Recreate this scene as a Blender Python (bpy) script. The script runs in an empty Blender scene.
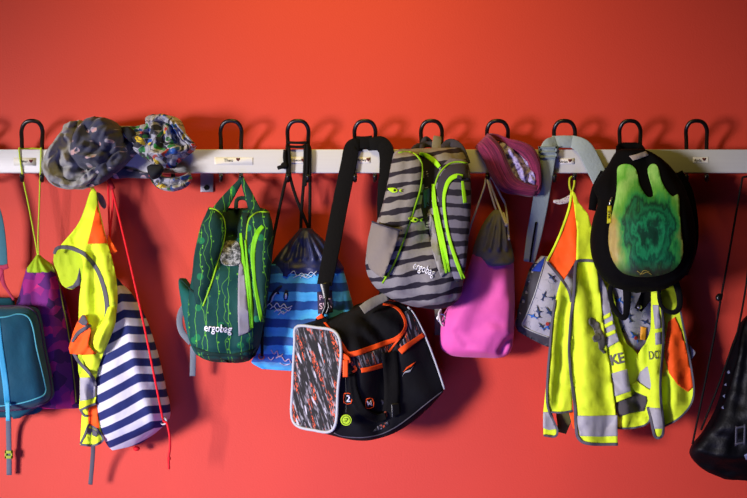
import bpy, bmesh, math, random
from mathutils import Vector, noise
from mathutils.bvhtree import BVHTree

# ------------------------------------------------------------------ frame
# 1 photo pixel is 2.2 mm on the wall; the wall is the plane y = 0, the camera stands 2.6 m away.
S, D, ZC, CX, CY = .0022, 2.6, 1.0, 373.5, 249.0
CAM = Vector((0, -D, ZC))
COL = bpy.context.scene.collection
random.seed(4)

def P(px, py, d=0.0):
    k = S * (D - d) / D
    return Vector(((px - CX) * k, -d, ZC + (CY - py) * k))

def sm(pts, sub=6, closed=False):
    """Catmull-Rom through points of any dimension."""
    n = len(pts); out = []
    if n < 3 and not closed:
        a, b = pts[0], pts[-1]
        return [tuple(a[k] + (b[k] - a[k]) * i / sub for k in range(len(a))) for i in range(sub + 1)]
    for i in range(n if closed else n - 1):
        p1 = pts[i]; p2 = pts[(i + 1) % n]
        p0 = pts[i - 1] if (closed or i > 0) else tuple(2 * a - b for a, b in zip(p1, p2))
        p3 = pts[(i + 2) % n] if (closed or i + 2 < n) else tuple(2 * b - a for a, b in zip(p1, p2))
        for j in range(sub):
            t = j / sub; t2 = t * t; t3 = t2 * t
            out.append(tuple(.5 * (2 * b + (c - a) * t + (2 * a - 5 * b + 4 * c - e) * t2 + (3 * b - a - 3 * c + e) * t3)
                             for a, b, c, e in zip(p0, p1, p2, p3)))
    if not closed: out.append(tuple(pts[-1]))
    return out

def dist_poly(x, y, pts):
    best = 1e9
    for (ax, ay), (bx, by) in zip(pts, pts[1:]):
        dx, dy = bx - ax, by - ay; L = dx * dx + dy * dy
        t = 0 if L == 0 else max(0, min(1, ((x - ax) * dx + (y - ay) * dy) / L))
        e = (x - ax - t * dx) ** 2 + (y - ay - t * dy) ** 2
        if e < best: best = e
    return math.sqrt(best)

def fold_field(folds):
    """folds: (polyline px, amplitude m, width px); + is a ridge, - a crease."""
    fs = [(f[0], f[1], f[2], min(p[0] for p in f[0]) - 3 * f[2], max(p[0] for p in f[0]) + 3 * f[2],
           min(p[1] for p in f[0]) - 3 * f[2], max(p[1] for p in f[0]) + 3 * f[2]) for f in folds]
    def g(x, y):
        v = 0
        for pts, a, w, x0, x1, y0, y1 in fs:
            if x0 < x < x1 and y0 < y < y1:
                v += a * math.exp(-(dist_poly(x, y, pts) / w) ** 2)
        return v
    return g

def fbm(x, y, z, o=3):
    v = 0; a = 1
    for _ in range(o):
        v += a * noise.noise(Vector((x, y, z))); x *= 2.03; y *= 2.03; z *= 2.03; a *= .5
    return v

# ------------------------------------------------------------------ objects
def thing(name, label, cat, at, group=None):
    o = bpy.data.objects.new(name, None); COL.objects.link(o)
    o.location = at; o.empty_display_size = .03
    o['label'] = label; o['category'] = cat
    if group: o['group'] = group
    return o

def world_loc(o):
    v = Vector((0, 0, 0))
    while o is not None:
        v += o.location; o = o.parent
    return v

def mk(name, geo, mat, parent=None, label=None, smooth=True):
    vs, fs = geo[0], geo[1]
    off = world_loc(parent) if parent else Vector((0, 0, 0))
    me = bpy.data.meshes.new(name)
    me.from_pydata([tuple(Vector(v) - off) for v in vs], [], [tuple(f) for f in fs])
    if len(geo) > 2 and geo[2]:
        uv = me.uv_layers.new(name='UVMap')
        for l in me.loops: uv.data[l.index].uv = geo[2][l.vertex_index]
    me.validate()
    bm = bmesh.new(); bm.from_mesh(me); bmesh.ops.recalc_face_normals(bm, faces=bm.faces); bm.to_mesh(me); bm.free()
    if smooth: me.polygons.foreach_set('use_smooth', [True] * len(me.polygons))
    me.materials.append(mat)
    o = bpy.data.objects.new(name, me); COL.objects.link(o); o.parent = parent
    if label: o['label'] = label
    return o

def join(*geos):
    vs, fs, us = [], [], []
    for g in geos:
        b = len(vs); vs += list(g[0]); fs += [tuple(i + b for i in f) for f in g[1]]
        us += list(g[2]) if len(g) > 2 and g[2] else [(0, 0)] * len(g[0])
    return vs, fs, us

def bvh(*geos):
    g = join(*geos)
    return BVHTree.FromPolygons([tuple(v) for v in g[0]], g[1])

# ------------------------------------------------------------------ shapes
def loft(rows, n=64, sub=8, e=2.4, folds=(), nz=0., ns=9., ripple=None, uvf=None, seed=0., wob=0., cr=0., cf=16.):
    """A stuffed body: each row runs from (xl,yl) to (xr,yr), lies at depth dc and is th thick."""
    R = sm(rows, sub); g = fold_field(folds)
    vs, us, fs = [], [], []
    for r in R:
        xl, yl, xr, yr, dc, th = r[:6]; th = max(th, .0015)
        for i in range(n):
            a = 2 * math.pi * i / n; c, s = math.cos(a), math.sin(a)
            cx = math.copysign(abs(c) ** (2 / e), c); sy = math.copysign(abs(s) ** (2 / e), s)
            f = (cx + 1) / 2
            px = xl + (xr - xl) * f; py = yl + (yr - yl) * f
            w = max(0, sy) ** .6
            dd = g(px, py) * w
            if ripple: dd += ripple(px, py) * w
            q = P(px, py, dc)
            if nz: dd += nz * fbm(q.x * ns + seed, q.z * ns, s * .7 + seed) * (.35 + .65 * w)
            if cr:
                wx = .9 * noise.noise(Vector((q.x * cf * .45 + seed, q.z * cf * .45, s)))
                c1 = abs(noise.noise(Vector((q.x * cf + wx, q.z * cf * .8 - wx, s * .8 + seed)))) * 2 - .45
                c2 = abs(noise.noise(Vector((q.x * cf * 2.3 - wx, q.z * cf * 2.1 + wx, s + seed + 5)))) * 2 - .45
                dd += cr * (c1 + .45 * c2) * (.3 + .7 * w)
            if wob:
                q.x += wob * fbm(q.z * 25 + seed, s, cx * 1.5, 2) * abs(cx)
            d = dc + th / 2 * sy + dd
            vs.append(Vector((q.x, -max(d, .004), q.z)))
            us.append(uvf(px, py) if uvf else (px / 100, -py / 100))
    m = len(R)
    for j in range(m - 1):
        for i in range(n):
            k = (i + 1) % n
            fs.append((j * n + i, j * n + k, (j + 1) * n + k, (j + 1) * n + i))
    for j in (0, m - 1):
        c = sum((vs[j * n + i] for i in range(n)), Vector()) / n
        vs.append(c); us.append(us[j * n]); ci = len(vs) - 1
        for i in range(n): fs.append((ci, j * n + i, j * n + (i + 1) % n))
    return vs, fs, us

def onto(tree, off=.002, dref=.1):
    last = [dref]
    def f(px, py):
        di = (P(px, py) - CAM).normalized()
        loc, nor, i, dist = tree.ray_cast(CAM, di)
        if loc is None:
            q = tree.find_nearest(P(px, py, last[0]))[0]
            loc = P(px, py, -q.y)
        last[0] = -loc.y
        return loc - di * off
    return f

def sheet(dfn):
    return lambda px, py: P(px, py, dfn(px, py))

def cut_poly(poly, cell):
    bm = bmesh.new()
    bm.faces.new([bm.verts.new((p[0], p[1], 0)) for p in poly])
    bm.normal_update()
    bmesh.ops.triangulate(bm, faces=bm.faces[:])
    return cut_bm(bm, cell)

def cut_bm(bm, cell):
    xs = [v.co.x for v in bm.verts]; ys = [v.co.y for v in bm.verts]
    for lo, hi, ax in ((min(xs), max(xs), 0), (min(ys), max(ys), 1)):
        k = math.floor(lo / cell) + 1
        while k * cell < hi:
            co = [0, 0, 0]; no = [0, 0, 0]; co[ax] = k * cell; no[ax] = 1
            bmesh.ops.bisect_plane(bm, geom=bm.verts[:] + bm.edges[:] + bm.faces[:], dist=1e-4, plane_co=co, plane_no=no)
            k += 1
    bmesh.ops.remove_doubles(bm, verts=bm.verts, dist=.02)
    bm.verts.index_update()
    pts = [(v.co.x, v.co.y) for v in bm.verts]
    fs = [tuple(v.index for v in f.verts) for f in bm.faces]
    bd = [tuple(v.index for v in e.verts) for e in bm.edges if len(e.link_faces) == 1]
    bm.free()
    return pts, fs, bd

def thicken(pts, fs, bd, proj, th, uvf=None, back=True):
    vs, us = [], []
    n = len(pts)
    for p in pts: vs.append(proj(*p))
    for i in range(n):
        vs.append(vs[i] + (vs[i] - CAM).normalized() * th)
    for p in pts + pts: us.append(uvf(*p) if uvf else (p[0] / 100, -p[1] / 100))
    F = list(fs) + [(a, b, b + n, a + n) for a, b in bd]
    if back: F += [tuple(i + n for i in reversed(f)) for f in fs]
    return vs, F, us

def patch(poly, proj, th=.0025, cell=4, smooth=0, uvf=None, back=False):
    if smooth: poly = sm(poly, smooth, True)
    return thicken(*cut_poly(poly, cell), proj, th, uvf, back)

def ribbon(path, w, proj, th=.002, sub=8, across=4, uvf=None):
    """A flat band w px wide that follows path on whatever proj lands on."""
    ws = w if isinstance(w, (list, tuple)) else [w] * len(path)
    Q = sm([(p[0], p[1], b) for p, b in zip(path, ws)], sub)
    pts, fs, bd = [], [], []
    m = len(Q); k = across + 1
    for i, q in enumerate(Q):
        a = Q[max(0, i - 1)]; b = Q[min(m - 1, i + 1)]
        tx, ty = b[0] - a[0], b[1] - a[1]; L = math.hypot(tx, ty) or 1
        nx, ny = -ty / L, tx / L
        for j in range(k):
            o = (j / across - .5) * q[2]
            pts.append((q[0] + nx * o, q[1] + ny * o))
    for i in range(m - 1):
        for j in range(across):
            fs.append((i * k + j, i * k + j + 1, (i + 1) * k + j + 1, (i + 1) * k + j))
        bd += [(i * k, (i + 1) * k), (i * k + across, (i + 1) * k + across)]
    for j in range(across):
        bd += [(j, j + 1), ((m - 1) * k + j, (m - 1) * k + j + 1)]
    return thicken(pts, fs, bd, proj, th, uvf, True)

def strap(path, w, th=.0025, sub=8, wdir=None):
    """Free webbing through (px,py,d) points, w px wide."""
    ws = w if isinstance(w, (list, tuple)) else [w] * len(path)
    Q = sm([tuple(p) + (b,) for p, b in zip(path, ws)], sub)
    C3 = [P(q[0], q[1], q[2]) for q in Q]
    vs, fs, us = [], [], []
    m = len(Q)
    for i, q in enumerate(Q):
        t = (C3[min(m - 1, i + 1)] - C3[max(0, i - 1)]).normalized()
        if wdir: wd = Vector(wdir); wd = (wd - t * wd.dot(t)).normalized()
        else:
            a = Vector((t.x, 0, t.z))
            wd = Vector((-a.z, 0, a.x)).normalized() if a.length > .2 else Vector((1, 0, 0))
        nn = t.cross(wd).normalized()
        if nn.y > 0: nn = -nn
        h = wd * (q[3] * S / 2)
        for sg in (1, -1):
            for f in (-1, -.88, 0, .88, 1):
                vs.append(C3[i] + h * f * sg + nn * th * sg * (.5 if abs(f) < .95 else .2)); us.append(((q[0] + f * sg * q[3] / 2) / 100, -q[1] / 100))
    for i in range(m - 1):
        for k in range(10):
            l = (k + 1) % 10
            fs.append((i * 10 + k, i * 10 + l, (i + 1) * 10 + l, (i + 1) * 10 + k))
    fs += [tuple(range(10)), tuple((m - 1) * 10 + k for k in range(10))]
    return vs, fs, us

def tube3(C3, r, n=8):
    rs = r if isinstance(r, (list, tuple)) else [r] * len(C3)
    vs, fs = [], []
    m = len(C3); up = None
    for i in range(m):
        t = (C3[min(m - 1, i + 1)] - C3[max(0, i - 1)]).normalized()
        if up is None: up = t.orthogonal().normalized()
        up = (up - t * up.dot(t)).normalized(); b = t.cross(up)
        for k in range(n):
            a = 2 * math.pi * k / n
            vs.append(C3[i] + (up * math.cos(a) + b * math.sin(a)) * rs[i])
    for i in range(m - 1):
        for k in range(n):
            l = (k + 1) % n
            fs.append((i * n + k, i * n + l, (i + 1) * n + l, (i + 1) * n + k))
    fs += [tuple(range(n)), tuple((m - 1) * n + k for k in range(n))]
    return vs, fs, [(0, 0)] * len(vs)

def tube(path, r, sub=8, n=8):
    """Cord through (px,py,d) points, r in metres."""
    return tube3([P(*q) for q in sm(path, sub)], r, n)

def piping(path, r, proj, sub=6):
    return tube3([proj(*q) for q in sm(path, sub)], r, 8)

def ball(c, rx, ry, rz, n=16):
    bm = bmesh.new(); bmesh.ops.create_uvsphere(bm, u_segments=n, v_segments=n // 2 + 2, radius=1)
    vs = [Vector((v.co.x * rx, v.co.y * ry, v.co.z * rz)) + c for v in bm.verts]
    bm.verts.index_update()
    fs = [tuple(v.index for v in f.verts) for f in bm.faces]; bm.free()
    return vs, fs, [(0, 0)] * len(vs)

def box(x0, x1, y0, y1, z0, z1, bev=0.):
    bm = bmesh.new(); bmesh.ops.create_cube(bm, size=1)
    for v in bm.verts:
        v.co = Vector((x0 + (v.co.x + .5) * (x1 - x0), y0 + (v.co.y + .5) * (y1 - y0), z0 + (v.co.z + .5) * (z1 - z0)))
    if bev: bmesh.ops.bevel(bm, geom=bm.edges[:], offset=bev, segments=3, affect='EDGES', profile=.5)
    bm.verts.index_update()
    vs = [v.co.copy() for v in bm.verts]; fs = [tuple(v.index for v in f.verts) for f in bm.faces]; bm.free()
    return vs, fs, [(0, 0)] * len(vs)

def ring(c, R, r, axis='y', n=20):
    C3 = []
    for i in range(n + 1):
        a = 2 * math.pi * i / n
        C3.append(c + Vector((math.cos(a) * R, 0, math.sin(a) * R)))
    return tube3(C3, r, 8)

def text_geo(s, px, py, size, rot, proj, cell=2., xs=1., bold=0., shear=0., th=.0006, bend=0.):
    """Lettering cut as a mesh and laid on a surface; (px,py) is its middle, size the cap height in px."""
    cu = bpy.data.curves.new('lettering', 'FONT'); cu.body = s; cu.size = 1; cu.offset = bold; cu.shear = shear
    cu.align_x = 'CENTER'; cu.align_y = 'CENTER'; cu.resolution_u = 3
    ob = bpy.data.objects.new('lettering', cu); COL.objects.link(ob)
    me = bpy.data.meshes.new_from_object(ob.evaluated_get(bpy.context.evaluated_depsgraph_get()))
    bpy.data.objects.remove(ob); bpy.data.curves.remove(cu)
    bm = bmesh.new(); bm.from_mesh(me); bpy.data.meshes.remove(me)
    ca, sa = math.cos(math.radians(rot)), math.sin(math.radians(rot)); k = size / .7
    for v in bm.verts:
        x, y = v.co.x * k * xs, v.co.y * k + bend * (v.co.x ** 2)
        v.co = Vector((px + x * ca - y * sa, py - x * sa - y * ca, 0))
    bmesh.ops.triangulate(bm, faces=bm.faces[:])
    return thicken(*cut_bm(bm, cell), proj, th, None, False)
# ------------------------------------------------------------------ materials
def C(h):
    h = h.lstrip('#'); o = []
    for i in (0, 2, 4):
        v = int(h[i:i + 2], 16) / 255
        o.append(v / 12.92 if v <= .04045 else ((v + .055) / 1.055) ** 2.4)
    return tuple(o) + (1,)

class G:
    """A small node-graph writer."""
    def __init__(s, name, rough=.85, metal=0., spec=.3, sheen=0., coat=0.):
        s.m = bpy.data.materials.new(name); s.m.use_nodes = True
        s.t = s.m.node_tree; s.b = s.t.nodes['Principled BSDF']
        s.b.inputs['Roughness'].default_value = rough; s.b.inputs['Metallic'].default_value = metal
        s.b.inputs['Specular IOR Level'].default_value = spec
        s.b.inputs['Sheen Weight'].default_value = sheen; s.b.inputs['Sheen Roughness'].default_value = .5
        s.b.inputs['Coat Weight'].default_value = coat
    def put(s, sock, v):
        if isinstance(v, bpy.types.NodeSocket): s.t.links.new(v, sock)
        else: sock.default_value = v
    def N(s, ty, ins=None, **kw):
        n = s.t.nodes.new('ShaderNode' + ty)
        for k, v in kw.items(): setattr(n, k, v)
        for k, v in (ins or {}).items(): s.put(n.inputs[k], v)
        return n
    def M(s, op, a, b=0., c=0.):
        return s.N('Math', {0: a, 1: b, 2: c}, operation=op).outputs[0]
    def mix(s, f, a, b, mode='MIX'):
        n = s.N('Mix', data_type='RGBA', blend_type=mode)
        s.put(n.inputs[0], f); s.put(n.inputs[6], a); s.put(n.inputs[7], b)
        return n.outputs[2]
    def uv(s): return s.N('TexCoord').outputs['UV']
    def ob(s): return s.N('TexCoord').outputs['Object']
    def xyz(s, v):
        n = s.N('SeparateXYZ', {0: v}); return n.outputs[0], n.outputs[1], n.outputs[2]
    def vec(s, x, y=0., z=0.): return s.N('CombineXYZ', {0: x, 1: y, 2: z}).outputs[0]
    def map(s, v, sc=(1, 1, 1), rot=0., loc=(0, 0, 0)):
        return s.N('Mapping', {'Vector': v, 'Scale': sc, 'Rotation': (0, 0, rot), 'Location': loc}).outputs[0]
    def noise(s, v, sc, det=3., ro=.5, out=0, dist=0.):
        return s.N('TexNoise', {'Vector': v, 'Scale': sc, 'Detail': det, 'Roughness': ro, 'Distortion': dist}).outputs[out]
    def vor(s, v, sc, out='Distance', feat='F1', rnd=1.):
        return s.N('TexVoronoi', {'Vector': v, 'Scale': sc, 'Randomness': rnd}, feature=feat, voronoi_dimensions='2D').outputs[out]
    def ramp(s, f, stops, hard=False):
        n = s.N('ValToRGB', {0: f}); r = n.color_ramp; r.interpolation = 'CONSTANT' if hard else 'LINEAR'
        while len(r.elements) > 1: r.elements.remove(r.elements[-1])
        r.elements[0].position = stops[0][0]; r.elements[0].color = C(stops[0][1])
        for p, c in stops[1:]:
            e = r.elements.new(p); e.color = C(c)
        return n.outputs[0]
    def step(s, v, lo, hi):
        return s.N('MapRange', {0: v, 1: lo, 2: hi, 3: 0., 4: 1.}).outputs[0]
    def done(s, col, bump=.25, bs=45., bd=.004, rough=None):
        s.put(s.b.inputs['Base Color'], col)
        if bump:
            h = s.noise(s.ob(), bs, 4., .55)
            s.put(s.b.inputs['Normal'], s.N('Bump', {'Strength': bump, 'Distance': bd, 'Height': h}).outputs[0])
        if rough is not None: s.put(s.b.inputs['Roughness'], rough)
        return s.m

def plain(name, h, rough=.85, var=.08, bump=.25, sheen=.0, metal=0., spec=.3, bs=45., coat=0.):
    g = G(name, rough, metal, spec, sheen, coat)
    c = C(h)
    dk = tuple(x * (1 - var) for x in c[:3]) + (1,); lt = tuple(min(1, x * (1 + var)) for x in c[:3]) + (1,)
    return g.done(g.mix(g.noise(g.ob(), 90., 5., .65), dk, lt), bump, bs)

MT = {}
def base_mats():
    M = MT
    # the painted wall: even coat over fine roller texture
    g = G('red_wall_paint', .62, spec=.35)
    c = g.mix(g.noise(g.ob(), 3., 3.), C('d04130'), C('d44532'))
    h = g.noise(g.ob(), 260., 3., .6)
    g.put(g.b.inputs['Normal'], g.N('Bump', {'Strength': .22, 'Distance': .002, 'Height': h}).outputs[0])
    M['wall'] = g.done(c, 0)
    M['floor'] = plain('grey_linoleum', '4f4b4a', .5, .1)
    g = G('white_enamelled_rail', .38, spec=.5)
    n = g.noise(g.map(g.ob(), (3., 40., 200.)), 2., 4., .6)
    M['rail'] = g.done(g.mix(n, C('c6c6c6'), C('d2d2d0')), .05)
    M['alu'] = plain('bracket_aluminium', 'a8a4ae', .42, .05, .05, metal=.6)
    M['hook'] = plain('black_coated_wire', '0d0c0b', .34, .1, 0, spec=.5)
    M['paper'] = plain('label_paper', 'eae6e0', .7, .03, .05)
    M['tape'] = plain('clear_tape_over_label', 'e2dfcf', .3, .03, .05)
    M['ink'] = plain('black_ink', '191517', .8, .1, 0)
    M['inkred'] = plain('dark_red_ink', '5a2420', .8, .1, 0)
    M['black_web'] = plain('black_webbing', '0d0c0c', .9, .2, .3, spec=.15, bs=160.)
    M['black_cord'] = plain('black_cord', '0d0b0a', .85, .2, .3, spec=.2, bs=200.)
    M['black_cloth'] = plain('black_polyester', '070608', .9, .2, .35, spec=.1, bs=40.)
    M['grey_web'] = plain('grey_webbing', '8b9397', .8, .1, .3, bs=160.)
    M['steel_web'] = plain('blue_grey_webbing', '97a4a4', .8, .08, .3, bs=160.)
    M['taupe_web'] = plain('taupe_webbing', '7d7768', .8, .1, .3, bs=160.)
    M['lime_pipe'] = plain('lime_piping', '8cc218', .55, .08, .1)
    M['lime_cord'] = plain('lime_cord', 'b4cf2a', .7, .08, .3, bs=250.)
    M['orange_pipe'] = plain('orange_zipper_tape', 'ff5414', .6, .05, .2)
    M['silver_pipe'] = plain('silver_grey_piping', 'aeb0b2', .5, .06, .1)
    M['refl'] = plain('grey_reflective_tape', 'a19ea4', .5, .06, .2)
    M['hv'] = plain('fluorescent_yellow_mesh', 'dcf22e', .75, .04, .6, bs=24.)
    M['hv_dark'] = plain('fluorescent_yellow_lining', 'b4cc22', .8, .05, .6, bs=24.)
    M['hv_orange'] = plain('fluorescent_orange_mesh', 'ff5a10', .75, .04, .3, bs=30.)
    M['bind'] = plain('dark_grey_binding', '55525a', .75, .08, .2)
    M['vprint'] = plain('dark_grey_vest_print', '66635c', .75, .06, .1)
    M['white'] = plain('white_print', 'e6e6ea', .7, .03, .0)
    M['whitetag'] = plain('white_care_tag', 'c9c6c9', .7, .05, .1)
    M['red_cord'] = plain('red_cord', 'e01524', .7, .08, .3, bs=250.)
    M['white_cord'] = plain('natural_white_cord', 'cfc6be', .75, .08, .3, bs=250.)
    M['steel'] = plain('nickel_eyelet', 'b9b6b8', .3, .05, 0, metal=.9)
# ------------------------------------------------------------------ setting
base_mats()
M = MT
def structure(name, geo, mat):
    o = mk(name, geo, mat, None, None, False); o['kind'] = 'structure'; return o
structure('wall_back', ([(-3, 0, 0), (3, 0, 0), (3, 0, 2.7), (-3, 0, 2.7), (-3, .12, 0), (3, .12, 0), (3, .12, 2.7), (-3, .12, 2.7)],
          [(0, 1, 2, 3), (4, 5, 6, 7), (0, 1, 5, 4), (3, 2, 6, 7), (0, 3, 7, 4), (1, 2, 6, 5)]), M['wall'])
structure('floor', box(-3, 3, -4.5, .12, -.1, 0), M['floor'])

# ------------------------------------------------------------------ coat rack
HX = [-35, 32, 98, 163, 231, 298, 365, 431.5, 497.5, 564.5, 630, 696.5, 763]
rack = thing('coat_rack', 'long white wall rail with a row of black wire coat hooks', 'coat rack', P(373, 173, 0))
rx0, rx1 = P(-140, 0, .055).x, P(890, 0, .055).x
z1, z0 = P(0, 149.3, .055).z, P(0, 173, .055).z
mk('rail', box(rx0, rx1, -.055, -.037, z0, z1, .0022), M['rail'], rack)
for bx in (-80, 206.5, 448, 830):
    w = 13 * S / 2; x = P(bx, 0, .01).x
    br = mk('bracket', join(box(x - w, x + w, -.005, 0, P(0, 192, .005).z, z1 - .02, .0012),
                            box(x - w, x + w, -.0375, -.003, z0 + .008, z0 + .013, .001)), M['alu'], rack)
    sc = P(bx, 187.5, .006)
    bm = bmesh.new(); bmesh.ops.create_cone(bm, segments=18, radius1=.0066, radius2=.0052, depth=.004, cap_ends=True)
    vs = [Vector((v.co.x, -v.co.z, v.co.y)) + sc for v in bm.verts]; bm.verts.index_update()
    fs = [tuple(v.index for v in f.verts) for f in bm.faces]; bm.free()
    mk('screw', (vs, fs), M['hook'], br, smooth=False)
for hx in HX:
    a = hx - 10; b = hx + 10
    half = [(a, 176.5, .070), (a, 179.6, .066), (a, 180.6, .056), (a, 179, .043), (a, 173, .031), (a, 160, .0295), (a, 150, .0310), (a - .2, 140, .043), (a - .3, 129.5, .062)]
    path = half + [(hx - 6.5, 122.6, .0695), (hx, 120.8, .072)]
    path += [(2 * hx - p[0],) + p[1:] for p in reversed(path[:-1])]
    C3 = [P(*q) for q in sm(path, 6)]
    mk('hook', join(tube3(C3, .0044, 10), ball(C3[0], .0052, .0052, .0052, 10), ball(C3[-1], .0052, .0052, .0052, 10)), M['hook'], rack)

railf = sheet(lambda x, y: .0552)
def name_label(x0, x1, y0, y1, word, tx, ty, ts, hx_, hy, mat, tape=None):
    if tape:
        lab = mk('label_tape', patch([(tape[0], tape[2]), (tape[1], tape[2] + .3), (tape[1], tape[3] + .3), (tape[0], tape[3])], sheet(lambda x, y: .0558), .0006, 12), M['tape'], rack)
        f = sheet(lambda x, y: .0563)
    else:
        lab = mk('name_label', patch([(x0, y0), (x1, y0 - .2), (x1, y1 - .2), (x0, y1)], sheet(lambda x, y: .0558), .0006, 6), mat, rack)
        f = sheet(lambda x, y: .0563)
    mk('lettering', text_geo(word, tx, ty, ts, -1, f, 3, bold=.01, th=.0003), M['ink'], lab)
    hp = [(hx_ + 2.0 * math.sin(t) ** 3, hy - (1.7 * math.cos(t) - .65 * math.cos(2 * t) - .25 * math.cos(3 * t))) for t in [2 * math.pi * i / 24 for i in range(24)]]
    mk('printed_mark', patch(hp, f, .0003, 8), M['inkred'], lab)
name_label(0, 0, 0, 0, 'Theo', 228.5, 160.4, 3.1, 238, 159.3, None, (214.5, 253, 157.2, 164.4))
name_label(288, 304.5, 157, 163.5, 'Simeon', 296, 160.2, 2.6, 303.2, 160, M['paper'])
name_label(356.3, 370.5, 157.3, 163, 'Marley', 361.2, 160, 2.6, 368.2, 159.3, M['paper'])
name_label(558, 574.6, 158.5, 164.2, 'Adrian', 563, 161.8, 2.5, 570, 160.4, M['paper'])
name_label(693, 708.3, 157.2, 162.8, 'Ayda', 697.8, 160.4, 2.6, 704.2, 159.2, M['paper'])
name_label(0, 0, 0, 0, 'Oskar', 23.5, 161.3, 2.4, 31, 161.0, None, (13.5, 36, 157.6, 165.4))
BACKPACKS = 'school bags hanging on the rail'
GYM = 'drawstring gym bags hanging from the hooks'
VESTS = 'high visibility vests hanging from the hooks'
SCARVES = 'cloth scarves bunched over the hooks'
# ------------------------------------------------------------------ purple drawstring bag
def bag_purple():
    g = G('purple_facet_print', .8)
    v = g.map(g.uv(), (1, .9, 1)); v2 = g.N('VectorMath', {0: v, 1: g.N('VectorMath', {0: g.noise(v, 4., 2., .5, 1), 3: .22}, operation='SCALE').outputs[0]}, operation='ADD').outputs[0]
    a = g.vor(v2, 11., 'Color'); x, y, z = g.xyz(a)
    big = g.noise(g.uv(), 2.2, 2.)
    f = g.M('ADD', g.M('MULTIPLY', x, .62), g.M('MULTIPLY', big, .42))
    col = g.ramp(f, [(0, '1d1038'), (.2, '3a1450'), (.36, '541a66'), (.5, '6f1a70'), (.62, '8f1c70'), (.74, 'b4226f'), (.84, '46206e')], True)
    mat = g.done(col, .4)
    dark = plain('dark_violet_side_cloth', '2f1030', .85, .15)
    top = plain('lime_gathered_cloth', '98b81e', .8, .08)
    t = thing('drawstring_bag', 'purple and magenta patterned drawstring bag with lime green top', 'gym bag', P(45, 410, .03), GYM)
    folds = [([(38, 275), (42, 330), (52, 400)], -.004, 3), ([(30, 275), (22, 340)], .004, 5), ([(50, 275), (66, 400)], .006, 6), ([(58, 275), (68, 330), (78, 400)], -.006, 3)]
    body = loft([(27, 268, 54, 269, .05, .045), (22, 288, 61, 288, .05, .06), (15, 312, 68, 310, .048, .07), (8, 352, 76, 350, .046, .07), (5, 392, 81, 390, .046, .06), (6, 405, 81.5, 403, .044, .04), (8, 410, 80, 408, .043, .008)],
                folds=folds, nz=.006, ns=15, e=2.3, cr=.005, cf=10)
    mk('bag_body', body, mat, t)
    gat = []
    for k in range(7):
        gat.append(([(38 + (k - 3) * .8, 256), (40.5 + (k - 3) * 4.6, 272)], .0035 if k % 2 else -.0035, 1.6))
    topg = loft([(36.5, 255, 40, 255, .052, .01), (34.5, 258, 43, 258, .052, .025), (31, 263, 50, 263, .052, .042), (27, 268.5, 55.5, 268, .052, .05), (26.5, 271.5, 56, 271.5, .052, .051), (28, 272.6, 55, 272.6, .052, .046)], folds=gat, nz=.002, ns=40, e=2.1)
    mk('gathered_top', topg, top, t)
    f = onto(bvh(body, topg), .0005, .07)
    mk('seam_piping', piping([(52, 266), (56, 274), (59.5, 286), (62, 300), (66, 320), (70, 345), (74, 380), (76, 402)], .0016, f), plain('olive_seam_cord', '8a8d22', .7), t)
    fs = onto(bvh(body), .0015)
    mk('side_gusset', patch([(62, 292), (67, 310), (76, 350), (81, 390), (80, 404), (75, 404), (70, 350), (64, 312)], fs, .002, 4), dark, t)
    cord = join(tube([(21.5, 149, .038), (19.5, 148, .058), (19, 151, .0585), (21, 166, .0585), (24, 184, .058), (28.5, 205, .056), (34, 234, .054), (38, 257, .053)], .0016),
                tube([(41.5, 149, .038), (41, 148, .058), (41, 151, .0585), (40.3, 172, .0585), (39.3, 205, .056), (38.2, 235, .055), (38.6, 257, .054)], .0016),
                tube([(21.5, 149, .038), (32, 148.4, .040), (41.5, 149, .038)], .0016))
    mk('cord', cord, M['lime_cord'], t)
bag_purple()

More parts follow.
